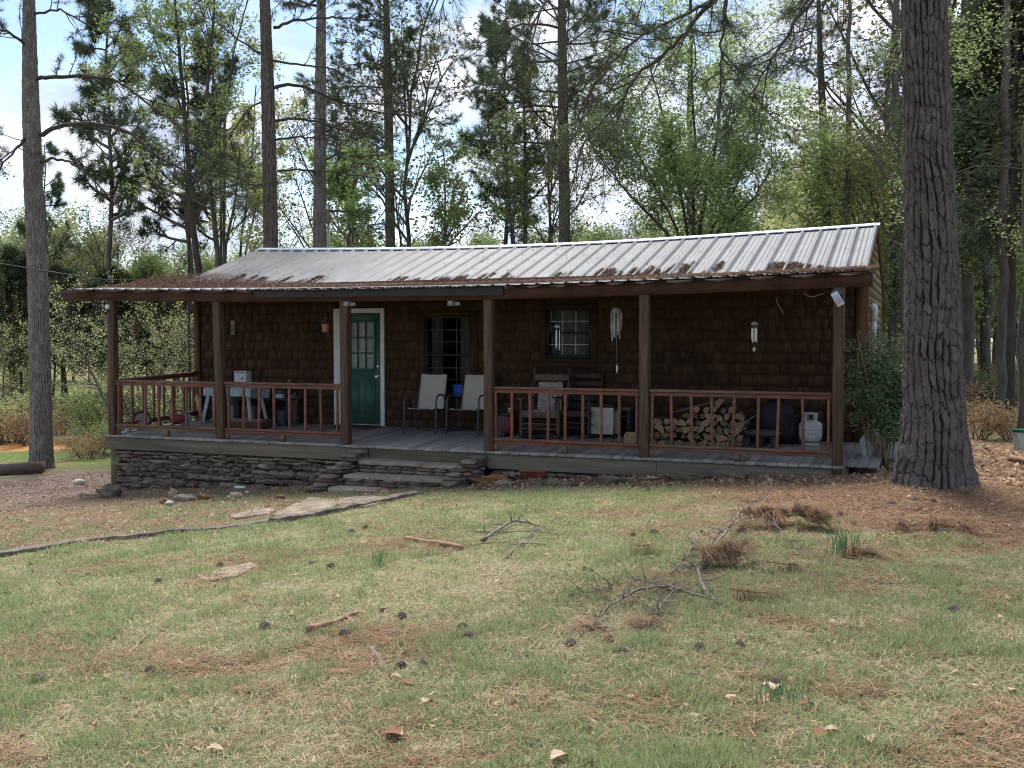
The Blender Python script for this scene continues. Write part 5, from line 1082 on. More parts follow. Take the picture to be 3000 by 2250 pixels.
def fallen_bough(segs, sprays, label, nm='fallen_pine_bough'):
    """segs: lists of (x, y, height, radius) on the ground; sprays: (x, y, height, dx, dy)"""
    c = G(*segs[0][0][:2]); t = thing(nm, label, 'fallen branch', tuple(c), 0)
    m = M()
    for s in segs:
        P = np.array([G(*p[:2])+np.array([0, 0, p[2]+.01]) for p in s])-c; k = np.linspace(0, len(P)-1, len(P)*4); Q = np.stack([np.interp(k, range(len(P)), P[:, i]) for i in range(3)], -1)+R.normal(0, .005, (len(k), 3)); m.tube(Q, np.interp(k, range(len(P)), [p[3]*.72 for p in s]), 7)
        for j in range(9*len(P)):
            i = R.integers(1, len(Q)-1); d = np.append(R.normal(0, 1, 2), R.normal(.25, .4)); d = d/np.linalg.norm(d)*R.uniform(.04, .22); e = Q[i]+d; m.tube([Q[i], Q[i]+d*.5+R.normal(0, .01, 3), e], [.0045, .003, .0015], 5)
    part('bough_wood', m, stw, t, 2); m = M()
    for x, y, h, dx, n in sprays:
        a = G(x, y)+np.array([0, 0, h*.75])-c; m.tube([a-np.array([dx*.3, 0, -.01]), a, a+np.array([dx*.3, 0, 0])], .006, 5)
        for j in range(9): spray(m, a+np.array([dx*(.07*j-.3)+R.normal(0, .03), R.normal(0, .06), R.normal(0, .02)+.02]), (dx*1.3+R.normal(0, .3), -.22+R.normal(0, .35), .03), int(n*R.uniform(.06, .4)), R.uniform(.12, .26), .55, .0045, .24)
    if sprays: part('dead_needle_tuft', m, deadn, t)
    return t
fallen_bough([[(2076, 1760, .02, .02), (2040, 1690, .03, .019), (2130, 1590, .10, .017), (2180, 1530, .14, .013), (2290, 1475, .16, .004)], [(2040, 1690, .03, .014), (2100, 1600, .1, .011), (2190, 1560, .13, .009), (2360, 1540, .1, .004)], [(1965, 1692, .01, .012), (2025, 1640, .06, .011), (2040, 1590, .11, .006)], [(2150, 1570, .13, .006), (2190, 1540, .13, .006), (2260, 1560, .10, .005), (2365, 1640, .0, .003)], [(2000, 1690, .02, .007), (2060, 1670, .05, .006), (2220, 1630, .02, .003)], [(2240, 1500, .13, .005), (2270, 1560, .06, .003)]],
    [(2230, 1550, .20, .5, 330), (2310, 1542, .20, .5, 330), (2370, 1552, .16, .4, 260), (2080, 1660, .16, .5, 300), (2140, 1660, .15, .4, 240), (2290, 1670, .06, .4, 60), (1880, 1625, .10, -.2, 40), (2200, 1750, .05, .5, 50)], 'large fallen pine bough with rusty needle sprays on the lawn right of centre')
fallen_bough([[(1700, 1880, .0, .003), (1780, 1810, .04, .009), (1860, 1760, .07, .013), (1960, 1755, .08, .014), (2060, 1775, .04, .012), (2150, 1785, .0, .008)], [(1975, 1755, .06, .008), (1930, 1800, .03, .006), (1910, 1830, .01, .003)], [(1840, 1700, .02, .011), (1940, 1735, .03, .008), (1985, 1760, .05, .004)], [(1655, 1740, .0, .004), (1760, 1750, .02, .004), (1830, 1700, .01, .003)]],
    [(1740, 1850, .03, -.3, 70), (1900, 1840, .03, -.3, 50)], 'bare arched pine branch lying in front of the large bough')
fallen_bough([[(2790, 1570, .03, .01), (2700, 1560, .06, .008), (2630, 1555, .05, .004)]], [(2660, 1558, .08, -.3, 130), (2740, 1560, .09, .3, 130), (2810, 1562, .06, .4, 100), (2520, 1632, .04, .4, 90)], 'flattened rusty pine needle bough on the straw below the big pine')
stick([(1192, 1585), (1290, 1600), (1355, 1612)], .024, .02, sto, 'short thick reddish stick, broken at both ends, left of the twig group')
stick([(1215, 1578), (1260, 1582)], .012, .008, sto, 'thin reddish twig just above the thick reddish stick')
stick([(1410, 1590), (1500, 1540, .03), (1545, 1536), (1625, 1562)], .017, .006, stw, 'forked grey stick topping the twig group', twigs=4)
stick([(1360, 1560), (1460, 1568, .02), (1560, 1560), (1720, 1575)], .01, .004, stw, 'long thin grey twig crossing the twig group', twigs=4)
stick([(1480, 1640), (1560, 1575, .05), (1590, 1545)], .008, .003, stw, 'short twig rising across the twig group', twigs=3)
stick([(1380, 1600), (1460, 1590), (1600, 1600)], .008, .004, stw, 'low thin twig below the twig group', twigs=3)
stick([(905, 1857), (985, 1832), (1048, 1805)], .026, .012, sto, 'pale peeled broken stick in the front lawn')
stick([(362, 1940), (400, 1900), (425, 1870)], .013, .008, sto, 'tan stick lying slanted in the left front grass')
stick([(1270, 1850), (1310, 1830), (1345, 1805)], .008, .003, sto, 'thin tan twig right of the peeled stick')
stick([(1090, 1910), (1115, 1950), (1120, 1975)], .017, .013, stw, 'short curved grey stick among the cones')
stick([(2780, 1408), (2960, 1412)], .02, .012, stw, 'straight stick on the litter right of the big pine')
stick([(2960, 1352), (3040, 1370)], .05, .04, sto, 'thick tan branch at the right frame edge')
stick([(2190, 1478), (2235, 1465)], .012, .006, stw, 'small grey twig beyond the large bough')
stick([(2440, 1840), (2530, 1850)], .01, .005, stw, 'small grey twig in the right lawn')
# pine cones
cone_m = mat('cone_scale', (.16, .115, .085), .85, (.07, .05, .04), 30, rc=(.30, .25, .21))
def make_cone(label):
    m = M(); n = 80
    m.lathe([(.001, -.055), (.02, -.04), (.026, 0), (.018, .035), (.001, .055)], n=10, r=.05)
    for k in range(n):
        t_ = k/n; z = -.048+.10*t_; rr = .026*math.sin(math.pi*(.12+.84*t_))**.8+.004; an = k*2.39996; o = np.array([math.cos(an), math.sin(an), 0]); s = np.array([-o[1], o[0], 0]); l = .018*(math.sin(math.pi*(.15+.8*t_)))+.004
        b = o*rr*.8+np.array([0, 0, z]); e = b+o*l+np.array([0, 0, -.004+.006*t_]); w_ = .011*(.4+math.sin(math.pi*t_)); v = [b-s*w_*.5, b+s*w_*.5, e+s*w_, e-s*w_, e+np.array([0, 0, .005])+s*0]
        m.add(v, [(0, 1, 2, 3), (3, 2, 4)], [.0, .0, .9, .9, 1.])
    o = one('pine_cone', m, cone_m, label, 'pine cone', (0, 0, 0), 0, 'open pine cones lying on the grass'); return o
CN = [(777, 1847, 'half-sunk in grass left of the peeled stick'), (1355, 1857, 'upper of the pair right of centre lawn'), (1373, 1882, 'lower of the pair right of centre lawn'), (1673, 1898, 'lying plump at the tip of the arched branch'), (1178, 1816, 'small, pale, beyond the peeled stick'), (1010, 1872, 'dark, beside the straw clump'), (440, 1972, 'dark, in the left front lawn'), (1172, 1970, 'lying flat among front straw'), (1238, 1955, 'standing upright beside the flat one'), (2175, 1562, 'caught on the large fallen bough'), (2188, 1592, 'lying under the large fallen bough'), (2168, 1895, 'pale, below the arched branch'), (2050, 1912, 'greyish, left of the pale one'), (1823, 1915, 'small, in grass by the arched branch'), (2270, 2008, 'flat and broken in the right front lawn'), (2792, 1792, 'tiny white-tipped one on the right grass'), (465, 1705, 'dark, in the worn left patch'), (912, 1650, 'dark, near the short red stick'), (970, 1668, 'small, right of the dark one'), (645, 1665, 'dark, beside the sandy spot'), (1072, 1548, 'tiny dark one near the flagstones'), (2460, 1510, 'half-hidden in straw left of the pine'), (2680, 1470, 'dark, at the foot of the big pine'), (2610, 1482, 'large brown one in straw left of pine foot'), (2735, 1475, 'right of the dark one at the pine foot'), (2500, 1535, 'grey, lying in the straw slope'), (1855, 1575, 'small, beyond the large bough'), (1915, 1570, 'small, just left of the large bough'), (1030, 1410+150, 'tiny, below the flagstone timber'), (1900, 1442, 'dark, in litter below the firewood'), (2215, 1440, 'small, in the needles near the porch'), (2420, 1415, 'round, near the right porch corner'), (2360, 1425, 'dark, near the right porch corner'), (2160, 1428, 'tiny, along the border'), (2310, 1455, 'dark, on the needles')]
c0 = make_cone('')
for k, (x, y, lb) in enumerate(CN):
    o = c0 if k == 0 else dup(c0); q = G(x, y); s = R.uniform(.6, .85); o.location = (q[0], q[1], float(micro(q[0], q[1]))+.016*s); o.scale = (s, s, s); o['label'] = 'open brown pine cone, '+lb
    o.rotation_euler = (math.pi/2+R.normal(0, .25), R.uniform(0, 6), R.uniform(0, 6.28)) if k != 8 else (.3, .2, 0)
# big dead leaves
blf = mat('big_leaf', (.26, .115, .055), .7, (.15, .07, .04), 30, bump=.3); blp = mat('pale_leaf', (.46, .36, .26), .7, (.33, .24, .16), 30, bump=.3)
def big_leaf(x, y, s, mt_, label, rz):
    n = 12; m = M(); v = []; 
    for i in range(n+1):
        t_ = i/n; w_ = math.sin(math.pi*min(1, t_*1.02))**.7*.33*(1+.12*math.sin(i*2.4)); 
        for j in (-1, -.5, 0, .5, 1): v.append((t_-.5, j*w_, .22*abs(j)*w_*2+.12*math.sin(t_*3+.4)))
    i = np.arange(n)[:, None]*5; j = np.arange(4)[None]; m.add(np.array(v)*s, np.stack([i+j, i+5+j, i+6+j, i+1+j], -1).reshape(-1, 4)); q = G(x, y)
    return one('dead_leaf', m, mt_, label, 'leaf', (q[0], q[1], q[2]+.02), rz, 'large dead leaves on the lawn', 2)
for a_ in ((1155, 2180, .125, blf, 'largest rusty curled leaf at the bottom of the lawn', .4), (1192, 2020, .09, blf, 'bright brown curled leaf above the largest one', .2), (2410, 2170, .11, blf, 'dark red curled leaf at the bottom right', 1.2), (2440, 2165, .08, blp, 'buff leaf touching the dark red leaf', .3), (115, 2000, .10, st5, 'dark crumpled leaf at the far left', .5), (2540, 2190, .1, blp, 'brown leaf right of the dark red leaf', 2.), (268, 1872, .08, blf, 'rust leaf in the left lawn', .2), (1640, 2240, .1, blp, 'pale leaf at the bottom edge', 1.), (2270, 2035, .1, blp, 'pinkish leaf below the broken cone', 1.5), (2365, 2085, .08, blf, 'small brown leaf right of the pinkish leaf', .5), (2050, 1720+150, .08, blf, 'small brown leaf between arched branch and cones', .8), (1160, 2000, .07, blp, 'pale leaf beside the flat cone', .3), (1250, 2075, .08, blp, 'pale folded leaf in front grass', 1.3), (1780, 1885, .09, blf, 'brown leaf by the plump cone', .7), (630, 2215, .08, blp, 'small pale leaf at the left bottom', .5)): big_leaf(*a_)
# sandy bare patch and daffodil clumps
flag([(560, 1690), (640, 1672), (740, 1655), (758, 1662), (700, 1690), (610, 1708)], .004, mat('sand_spot', (.34, .265, .20), .95, (.20, .155, .11), 9, bump=.4), 'sandy stone slab showing through the worn lawn on the left', 'slab', 'buried_slab', zoff=.012)
daf = mat('daffodil_leaf', (.10, .19, .09), c2=(.16, .26, .12), sc=4, trans=.2, rnd=.25)
def clump(x, y, n, h, label, spread=.09):
    q = G(x, y); m = M()
    for k in range(n):
        a = q*0+np.append(R.normal(0, spread, 2), 0); d = np.append(R.normal(0, .14, 2), 1); l = h*R.uniform(.6, 1.1); s = np.append(R.normal(0, 1, 2), 0); s = s/np.linalg.norm(s)*.003
        m.add([a-s, a+s, a+d*l*.6+s, a+d*l*.6-s, a+d*l+np.append(d[:2], 0)*l*.4], [(0, 1, 2, 3), (3, 2, 4)])
    return one('daffodil_clump', m, daf, label, 'plant', (q[0], q[1], q[2]-.01), 0, 'upright leaf clumps in the lawn')
clump(2480, 1630, 70, .24, 'dense clump of upright blue-green daffodil leaves left of the needle bough')
clump(1110, 1660, 26, .2, 'thin upright leaf clump in the middle lawn', .04)
clump(2290, 2060, 40, .12, 'low leafy tuft in the right front lawn', .07)
q = G(2992, 1322); bucket((q[0]+.03, q[1]+.1, q[2]), .15, .32, mat('bucket_white', (.5, .55, .55), .5), 'white bucket with a dark green lid at the right frame edge', lid=mat('dark_green_plastic', (.01, .10, .07), .4))
# ------------------------------------------------------------------ trees
def nrm(v): return v/(np.linalg.norm(v)+1e-9)
def perp(d, a):
    r = np.cross(d, (0, 0, 1.) if abs(d[2]) < .95 else (1., 0, 0)); r = nrm(r); q = np.cross(d, r); return r*math.cos(a)+q*math.sin(a)
class Tips:
    def __init__(s): s.p = []; s.d = []
def grow(m, P, d, Ln, r, lv, rng, pr, tips):
    """a branch and the branches on it"""
    n = pr.get('seg', 5); pts = [P]; ds = [d]
    for i in range(n):
        d = nrm(d+rng.normal(0, pr['wob'], 3)+np.array([0, 0, pr['up'][lv]])); P = P+d*Ln/n; pts.append(P); ds.append(d)
    if r > pr.get('rmin', .0): m.tube(pts, np.linspace(r, r*.35, n+1), 6 if lv < 2 else 4, .5, cap=False)
    if lv >= len(pr['n']):
        for i in range(1, n+1): tips.p.append(pts[i]); tips.d.append(ds[i])
        return
    k = pr['n'][lv]; k = int(k*rng.uniform(.8, 1.2)+.5)
    for j in range(k):
        t = pr.get('from', .25)+(1-pr.get('from', .25))*(j+rng.random())/k; x = t*n; i = min(int(x), n-1); Q = pts[i]+(pts[i+1]-pts[i])*(x-i)
        a = math.radians(pr['ang'][lv]*rng.uniform(.7, 1.25)); pp = perp(ds[i], rng.uniform(0, 6.283) if not pr.get('flat') else rng.choice([0, math.pi])+rng.normal(0, .5))
        grow(m, Q, nrm(ds[i]*math.cos(a)+pp*math.sin(a)), Ln*pr['rat'][lv]*rng.uniform(.6, 1.15)*(1.15-.5*t), max(r*.5*(1.1-.5*t), .004), lv+1, rng, pr, tips)
def leaves(tips, n, sz, spread, rng, asp=.55):
    P = np.array(tips.p); k = rng.integers(0, len(P), n); c = P[k]+rng.normal(0, spread, (n, 3)); s = sz*rng.uniform(.6, 1.25, n)[:, None]
    a = rng.normal(0, 1, (n, 3)); a[:, 2] *= .6; a = a/np.linalg.norm(a, axis=1)[:, None]; b = rng.normal(0, 1, (n, 3)); b = np.cross(a, b); b = b/np.linalg.norm(b, axis=1)[:, None]*asp
    v = np.stack([c-a*s, c+b*s, c+a*s, c-b*s], 1); m = M(); cl = fbm(c[:, 0]*.8+c[:, 2]*.5, c[:, 1]*.8-c[:, 2]*.4, 5, 2)
    m.add(v.reshape(-1, 3), np.arange(n)[:, None]*4+np.array([[0, 1, 2, 3]]), np.repeat(rng.random(n)*.6+cl*.4, 4)); return m
def tufts(tips, frac, nn_, ln, wd, rng, fwd=.8):
    P = np.array(tips.p); D = np.array(tips.d); k = rng.random(len(P)) < frac; P, D = P[k], D[k]; N = len(P)*nn_
    c = np.repeat(P, nn_, 0); d = np.repeat(D, nn_, 0)*fwd+rng.normal(0, .62, (N, 3)); d = d/np.linalg.norm(d, axis=1)[:, None]; l = ln*rng.uniform(.7, 1.15, N)[:, None]; c = c+rng.normal(0, .02, (N, 3))
    s = np.cross(d, rng.normal(0, 1, (N, 3))); s = s/np.linalg.norm(s, axis=1)[:, None]*wd
    v = np.stack([c-s*.5, c+s*.5, c+d*l+np.array([0, 0, -.15])*l*.4], 1); m = M(); m.add(v.reshape(-1, 3), np.arange(N)[:, None]*3+np.array([[0, 1, 2]]), np.repeat(np.repeat(rng.random(len(P)), nn_)*.6+rng.random(N)*.4, 3)); return m
def bark_trunk(path, radf, na, nz, depth, cell=(.06, .25), seed=1, base_flare=None, knots=()):
    """a trunk whose bark is real plates with cracks between them; path maps height to the axis, radf height to radius"""
    z0, z1 = path[0][2], path[-1][2]; pz = np.array(path); zz = np.linspace(z0, z1, nz); cx = np.interp(zz, pz[:, 2], pz[:, 0]); cy = np.interp(zz, pz[:, 2], pz[:, 1]); r0 = radf(zz)
    an = np.arange(na)*2*math.pi/na; A, Z = np.meshgrid(an, zz); RR = np.repeat(r0[:, None], na, 1)
    A = A+math.pi/2*0; rm = float(np.median(r0)); nu = max(8, int(round(2*math.pi*rm/cell[0]))); U = A/(2*math.pi)*nu; V = Z/cell[1]
    U = U+.8*(fbm(np.cos(A)*3.2+Z*3.6, np.sin(A)*3.2+Z*2.7, seed+9, 4)-.5)*2; V = V+1.3*(fbm(U*1.0, Z*2, seed+4, 3)-.5)
    Al = np.mod(A+math.pi*.5+math.pi, 2*math.pi)*rm             # arc length, seam at the back
    hf = .22*(fbm(Al*38, Z*14, seed+40, 3)-.5)
    us = Al/cell[0]+1.0*(fbm(Al*4, Z*1.3, seed+9, 2)-.5)*2+hf*1.5; iu = np.floor(us); fu_ = us-iu
    vs = Z/cell[1]+h2(iu, iu*0, seed)*7+.5*(fbm(Al*16, Z*6, seed+4, 3)-.5)*2+.10*np.sin(fu_*6.28+h2(iu, iu*0, seed+3)*6)+hf*.7; vs = vs+.5*(h2(iu, np.floor(vs), seed+6)-.5)*0; iv = np.floor(vs); fv_ = vs-iv
    hid = h2(iu, iv, seed+2); gw = .05+.20*sstep(.42, .66, fbm(Al*9, Z*5, seed+21, 3)); e1 = sstep(0, 1, np.minimum(fu_, 1-fu_)/gw)
    hw = .02+.07*sstep(.42, .62, fbm(Al*12+5, Z*12, seed+31, 3)); e2 = .35+.65*sstep(0, 1, np.minimum(fv_, 1-fv_)/hw)
    fl = fbm(Al*22+hid*9, Z*7+hid*5, seed+61, 4); lay = np.floor(fl*7)/7; le = sstep(0, .05, np.abs(fl*7-np.round(fl*7))*.5+.0)
    e = e1*e2; ee = e*(.68+.32*le)
    D = depth*(e*.55+.55*hid*e+.9*lay*e+.25*(fbm(Al*60, Z*30, seed+7, 3)-.5))
    e = ee
    if base_flare: RR = RR*(1+base_flare(A, Z))
    for (ka, kz, kr, kd) in knots: g = np.exp(-(((np.mod(A-ka+math.pi, 2*math.pi)-math.pi)*rm/kr)**2+((Z-kz)/kr)**2)); RR = RR+kd*g
    RR = RR+D-depth*.6; X = cx[:, None]+RR*np.cos(A); Y = cy[:, None]+RR*np.sin(A)
    m = M(); i = np.arange(nz-1)[:, None]*na; j = np.arange(na)[None]; m.add(np.stack([X, Y, Z], -1).reshape(-1, 3), np.stack([i+j, i+(j+1) % na, i+na+(j+1) % na, i+na+j], -1).reshape(-1, 4), (np.clip(e*(.45+.3*hid+.45*lay)+.25*(fbm(Al*50, Z*18, seed+71, 3)-.5), 0, 1)).ravel()); return m
def barkmat(name, c, c2, light):
    m = mat(name, c, .95, c2, 16, (1, 1, .35), .7, 45, rc=light, spec=.15); return m
bark_big = barkmat('bark_plates_dark', (.036, .031, .029), (.024, .021, .020), (.165, .146, .14))
bark_lft = barkmat('bark_plates_grey', (.09, .078, .070), (.06, .052, .047), (.27, .245, .225))
bark_mid = barkmat('bark_plates_brown', (.05, .042, .036), (.035, .029, .025), (.17, .14, .12))
# the big pine by the right corner, limbs reaching over to the left
def big_pine():
    b = np.array([TREE[0], TREE[1], float(gz(*TREE))-.1]); t = thing('pine_tree', 'massive dark furrowed pine trunk standing beside the right end of the cabin', 'tree', tuple(b), 0)
    top = 15.; q = onY(1996*1.3562, -10, TREE[1]); lean = q[0]-TREE[0]
    path = [(0, 0, 0), (lean*.25, 0, 2.), (lean, 0, q[2]-b[2]), (lean*1.6, .05, 9), (lean*2, .1, top)]
    rad = lambda z: np.interp(z, [0, .12, .35, .7, 1.2, 2.2, 4, 5.6, 10, 15], [.455, .42, .375, .335, .305, .28, .235, .222, .17, .08])
    fl_ = lambda A, Z: .13*np.exp(-Z/.28)*(np.cos(A*4+.6)+.6*np.cos(A*7+2))*.6+.03*np.cos(A*3+1)*np.exp(-Z/1.5)
    m = bark_trunk(path, rad, 330, 1150, .034, (.055, .20), 3, fl_, [(-math.pi/2-.0, 4.0-b[2]*0, .12, .05), (-1.1, 1.9, .07, -.03), (-1.3, 3.3, .06, .03)]); part('trunk', m, bark_big, t, 2)
    m = M(); kz = onY(1775*.678+1500 if 0 else 2703, 442, TREE[1]-.26); m.v = []; 
    rng = np.random.default_rng(5); tips = Tips(); br = M(); B = b
    pr = dict(n=[7, 4], ang=[42, 40], rat=[.42, .5], up=[-.03, .02, .05], wob=.13, seg=5)
    def limb(pts, r0, r1, D0, D1, kids, Lk):
        P = np.array([atD(x, y, D0+(D1-D0)*i/(len(pts)-1)) for i, (x, y) in enumerate(pts)])-B
        k = np.linspace(0, len(P)-1, len(P)*4); Q = np.stack([np.interp(k, range(len(P)), P[:, i]) for i in range(3)], -1); Q = Q+rng.normal(0, .012, Q.shape); br.tube(Q, np.linspace(r0, r1, len(Q)), 7, .5)
        for j in range(kids):
            x = (.12+.88*(j+rng.random())/kids)*(len(Q)-1.01); i = int(x); d = nrm(Q[i+1]-Q[i]); S = Q[i]
            a = math.radians(rng.uniform(25, 65)); s = perp(d, rng.uniform(0, 6.28)); e = nrm(d*math.cos(a)+s*math.sin(a)+np.array([0, 0, -.25])); grow(br, S, e, Lk*rng.uniform(.5, 1.2), .009, 1, rng, pr, tips)
        grow(br, Q[-1], nrm(Q[-1]-Q[-2]), Lk*.6, r1, 1, rng, pr, tips)
    a0 = [(2560, -520), (2330, -260), (2140, -40)]
    limb(a0+[(2042, 54), (1968, 142), (1880, 205), (1825, 285), (1740, 380), (1690, 450)], .034, .007, 11.2, 9.6, 26, .85)
    limb([(2140, -40), (2056, 20), (1940, 70), (1850, 130), (1760, 215), (1700, 330)], .02, .006, 10.6, 9.4, 14, .7)
    limb([(2150, -60), (2120, 20), (2114, 110), (2110, 203), (2130, 270), (2151, 330)], .018, .005, 10.6, 9.9, 12, .6)
    limb([(2640, -420), (2480, -180), (2375, 0), (2300, 115), (2246, 197), (2200, 290)], .03, .006, 11.4, 9.8, 15, .65)
    limb([(2560, -300), (2450, -90), (2400, 40), (2370, 140)], .02, .006, 11.5, 10.2, 9, .6)
    limb([(2250, -300), (1950, -160), (1700, -70), (1600, 0), (1560, 70)], .03, .008, 10.6, 8.8, 13, .8)
    limb([(2000, -330), (1600, -180), (1330, -90), (1250, -10)], .03, .008, 10, 9, 10, .75)
    part('limb', br, barkd, t, 2); part('needles', tufts(tips, .55, 11, .17, .005, rng), needled, t)
    br = M(); tips = Tips()
    for k in range(16):                                     # the crown above the frame
        z = 8+7*k/16; a = rng.uniform(0, 6.28); grow(br, np.array([lean*1.6, 0, z]), nrm(np.array([math.cos(a), math.sin(a), .2])), 3.2*(1-.5*k/16), .05, 0, rng, dict(pr, n=[6, 3]), tips)
    part('crown', tufts(tips, .45, 14, .2, .012, rng), needled, t)
    part('upper_limb', br, barkd, t, 2)
big_pine()
# trunk paths given where the photograph shows them, at a guessed distance
def trunk_at(pts, D, zb=None):
    P = [atD(x, y, D) for x, y in pts]; return np.array(P)
def pine_crown(br, tips, P0, P1, rad, rng, pr, n, Lb, zlo=.0, dirs=None, droop=0):
    for k in range(n):
        t = zlo+(1-zlo)*(k+rng.random())/n; S = P0+(P1-P0)*t; a = rng.uniform(0, 6.283); e = nrm(np.array([math.cos(a), math.sin(a), .25-droop])); grow(br, S, e, Lb*(1.1-.75*t)*rng.uniform(.6, 1.1), rad*(1.1-t*.7), 0, rng, pr, tips)
PINE = dict(n=[7, 4], ang=[48, 42], rat=[.42, .45], up=[.03, .05, .07], wob=.16, seg=5, rmin=.0)
def placed_pine(label, pts, D, r, top_extra, crown, limbs, mt_, nd, seed, fine=False, tuft=(13, .2, .013), zfloor=None):
    """crown: (z-low share, branches, branch length); limbs: list of pixel polylines with a radius"""
    rng = np.random.default_rng(seed); P = trunk_at(pts, D); bx = P[-1]; base = np.array([bx[0], bx[1], float(gz(bx[0], bx[1]))-.15])
    d = nrm(P[0]-P[1]); tp = P[0]+nrm(d+[0, 0, .4])*top_extra; path = [p-base for p in [tp]+list(P)][::-1]; path = [np.zeros(3)]+[p for p in path if p[2] > .3]
    t = thing('pine_tree', label, 'tree', tuple(base), 0); pz = np.array(path); H = pz[-1][2]
    rad = lambda z: r*np.interp(z/H, [0, .02, .06, .6, 1], [1.45, 1.18, 1.06, .8, .2])
    if fine: part('trunk', bark_trunk(path, rad, 150, 620, .02, (.045, .16), seed, lambda A, Z: .12*np.exp(-Z/.2)*np.cos(A*5)), mt_, t, 2)
    else:
        k = np.linspace(0, len(path)-1, 40); Q = np.stack([np.interp(k, range(len(path)), pz[:, i]) for i in range(3)], -1); Q[:, :2] += rng.normal(0, .015, (40, 2)); part('trunk', bark_trunk(path, rad, 56, 420, .022, (.07, .2), seed), mt_, t, 2)
    br = M(); tips = Tips()
    for pl, r0, kids, Lk, D1 in limbs:
        L0 = np.array([atD(x, y, D+(D1-D)*i/(len(pl)-1)) for i, (x, y) in enumerate(pl)])-base; k = np.linspace(0, len(L0)-1, len(L0)*4); Q = np.stack([np.interp(k, range(len(L0)), L0[:, i]) for i in range(3)], -1)+rng.normal(0, .015, (len(k), 3)); br.tube(Q, np.linspace(r0, r0*.25, len(Q)), 7, .5)
        for j in range(kids):
            x = (.2+.8*(j+rng.random())/kids)*(len(Q)-1.01); i = int(x); dd = nrm(Q[i+1]-Q[i]); a = math.radians(rng.uniform(25, 60)); grow(br, Q[i], nrm(dd*math.cos(a)+perp(dd, rng.uniform(0, 6.28))*math.sin(a)), Lk*rng.uniform(.5, 1.1), .012, 1, rng, PINE, tips)
    if crown:
        zl, n, Lb = crown; i0 = np.array(path[1]); i1 = np.array(path[-1])
        S0 = np.array([np.interp(zl*H, pz[:, 2], pz[:, 0]), np.interp(zl*H, pz[:, 2], pz[:, 1]), zl*H]); pine_crown(br, tips, S0, i1, r*.22, rng, PINE, n, Lb)
    part('branches', br, barkd, t, 2)
    if tips.p: part('crown', tufts(tips, tuft[3] if len(tuft) > 3 else .55, tuft[0], tuft[1], tuft[2], rng), nd, t)
    return t
S_ = 1.3562
def D_(pl): return [(x*S_, y*S_) for x, y in pl]
placed_pine('tall grey-barked pine standing alone at the far left beside the driveway', D_([(62, -10), (66, 200), (72, 400), (82, 620), (88, 850), (90, 1014)]), 23.2, .215, 3, None,
    [(D_([(72, 170), (110, 166), (180, 163), (250, 172), (300, 210), (370, 260), (400, 300)]), .05, 16, 1.2, 22), (D_([(80, 292), (130, 272), (210, 266), (280, 285), (330, 330), (400, 370), (470, 410), (540, 430)]), .055, 26, 1.2, 22), (D_([(86, 350), (120, 343), (160, 352), (200, 385), (240, 430), (256, 452)]), .035, 6, .6, 22.5), (D_([(60, 100), (20, 70), (-30, 60)]), .04, 10, 1.1, 22), (D_([(60, 290), (30, 330), (-20, 380)]), .04, 10, 1.1, 22), (D_([(75, 30), (130, 20), (200, 60), (260, 90)]), .03, 12, 1.2, 22)], bark_lft, needled, 11, True, (13, .16, .009, .6))
placed_pine('dark straight pine trunk left of centre behind the roof, with long arching limbs', D_([(572, -10), (578, 180), (582, 350), (585, 540)]), 24.5, .175, 4, (.80, 10, 2.2),
    [(D_([(590, 60), (640, 42), (700, 38), (760, 40), (840, 46)]), .04, 14, 1., 24), (D_([(590, 130), (650, 140), (720, 150), (800, 190), (860, 230)]), .03, 10, 1., 24), (D_([(592, 188), (640, 182), (690, 200), (760, 230), (840, 245), (900, 250)]), .045, 16, 1.1, 25.5), (D_([(596, 262), (640, 254), (700, 268), (760, 285), (830, 290)]), .04, 14, 1., 25), (D_([(596, 300), (650, 296), (700, 300), (760, 320)]), .03, 8, .9, 25), (D_([(598, 368), (650, 366), (720, 372), (790, 380), (860, 392)]), .03, 9, 1., 26), (D_([(570, 120), (520, 90), (470, 50), (420, 20)]), .03, 6, .9, 25), (D_([(576, 215), (540, 230), (500, 290), (480, 330)]), .025, 7, .8, 25), (D_([(580, 400), (540, 398), (500, 380), (440, 330)]), .03, 14, 1., 24.5)], bark_mid, needled, 12, tuft=(12, .17, .011, .5))
placed_pine('brown pine trunk right of the arching-limbed pine behind the roof', D_([(694, -10), (692, 250), (690, 540)]), 27, .17, 4, (.72, 18, 2.4), [(D_([(700, 285), (740, 265), (820, 268)]), .035, 8, 1., 27), (D_([(705, 345), (740, 330), (790, 345)]), .03, 5, .8, 27), (D_([(712, 455), (760, 458), (800, 490), (850, 500)]), .035, 12, .9, 26)], bark_lft, needle, 13, tuft=(12, .17, .011, .5))
placed_pine('slim pine with dense layered dark crown above the roof middle', D_([(834, -10), (838, 200), (842, 400), (843, 535)]), 34, .16, 4, (.46, 50, 3.0), [], bark_mid, needle, 14, tuft=(13, .18, .013, .75))
placed_pine('tall pine with a wide drooping crown at the centre of the sky gap', D_([(1213, -10), (1216, 200), (1219, 400), (1220, 530)]), 30, .165, 4, (.48, 50, 3.2), [(D_([(1210, 60), (1130, 50), (1060, 80), (1020, 110)]), .04, 10, 1.1, 30), (D_([(1210, 130), (1100, 140), (1030, 185)]), .04, 10, 1.1, 30), (D_([(1210, 200), (1120, 190), (1000, 200)]), .04, 10, 1.1, 30)], bark_mid, needle, 15, tuft=(13, .17, .012, .75))
placed_pine('thin-crowned pine with feathery grey twigs right of the bright green tree', D_([(1772, 130), (1780, 300), (1787, 500)]), 33, .15, 3, (.35, 30, 2.3), [], barkg, leafb, 16, tuft=(7, .16, .012, .55))
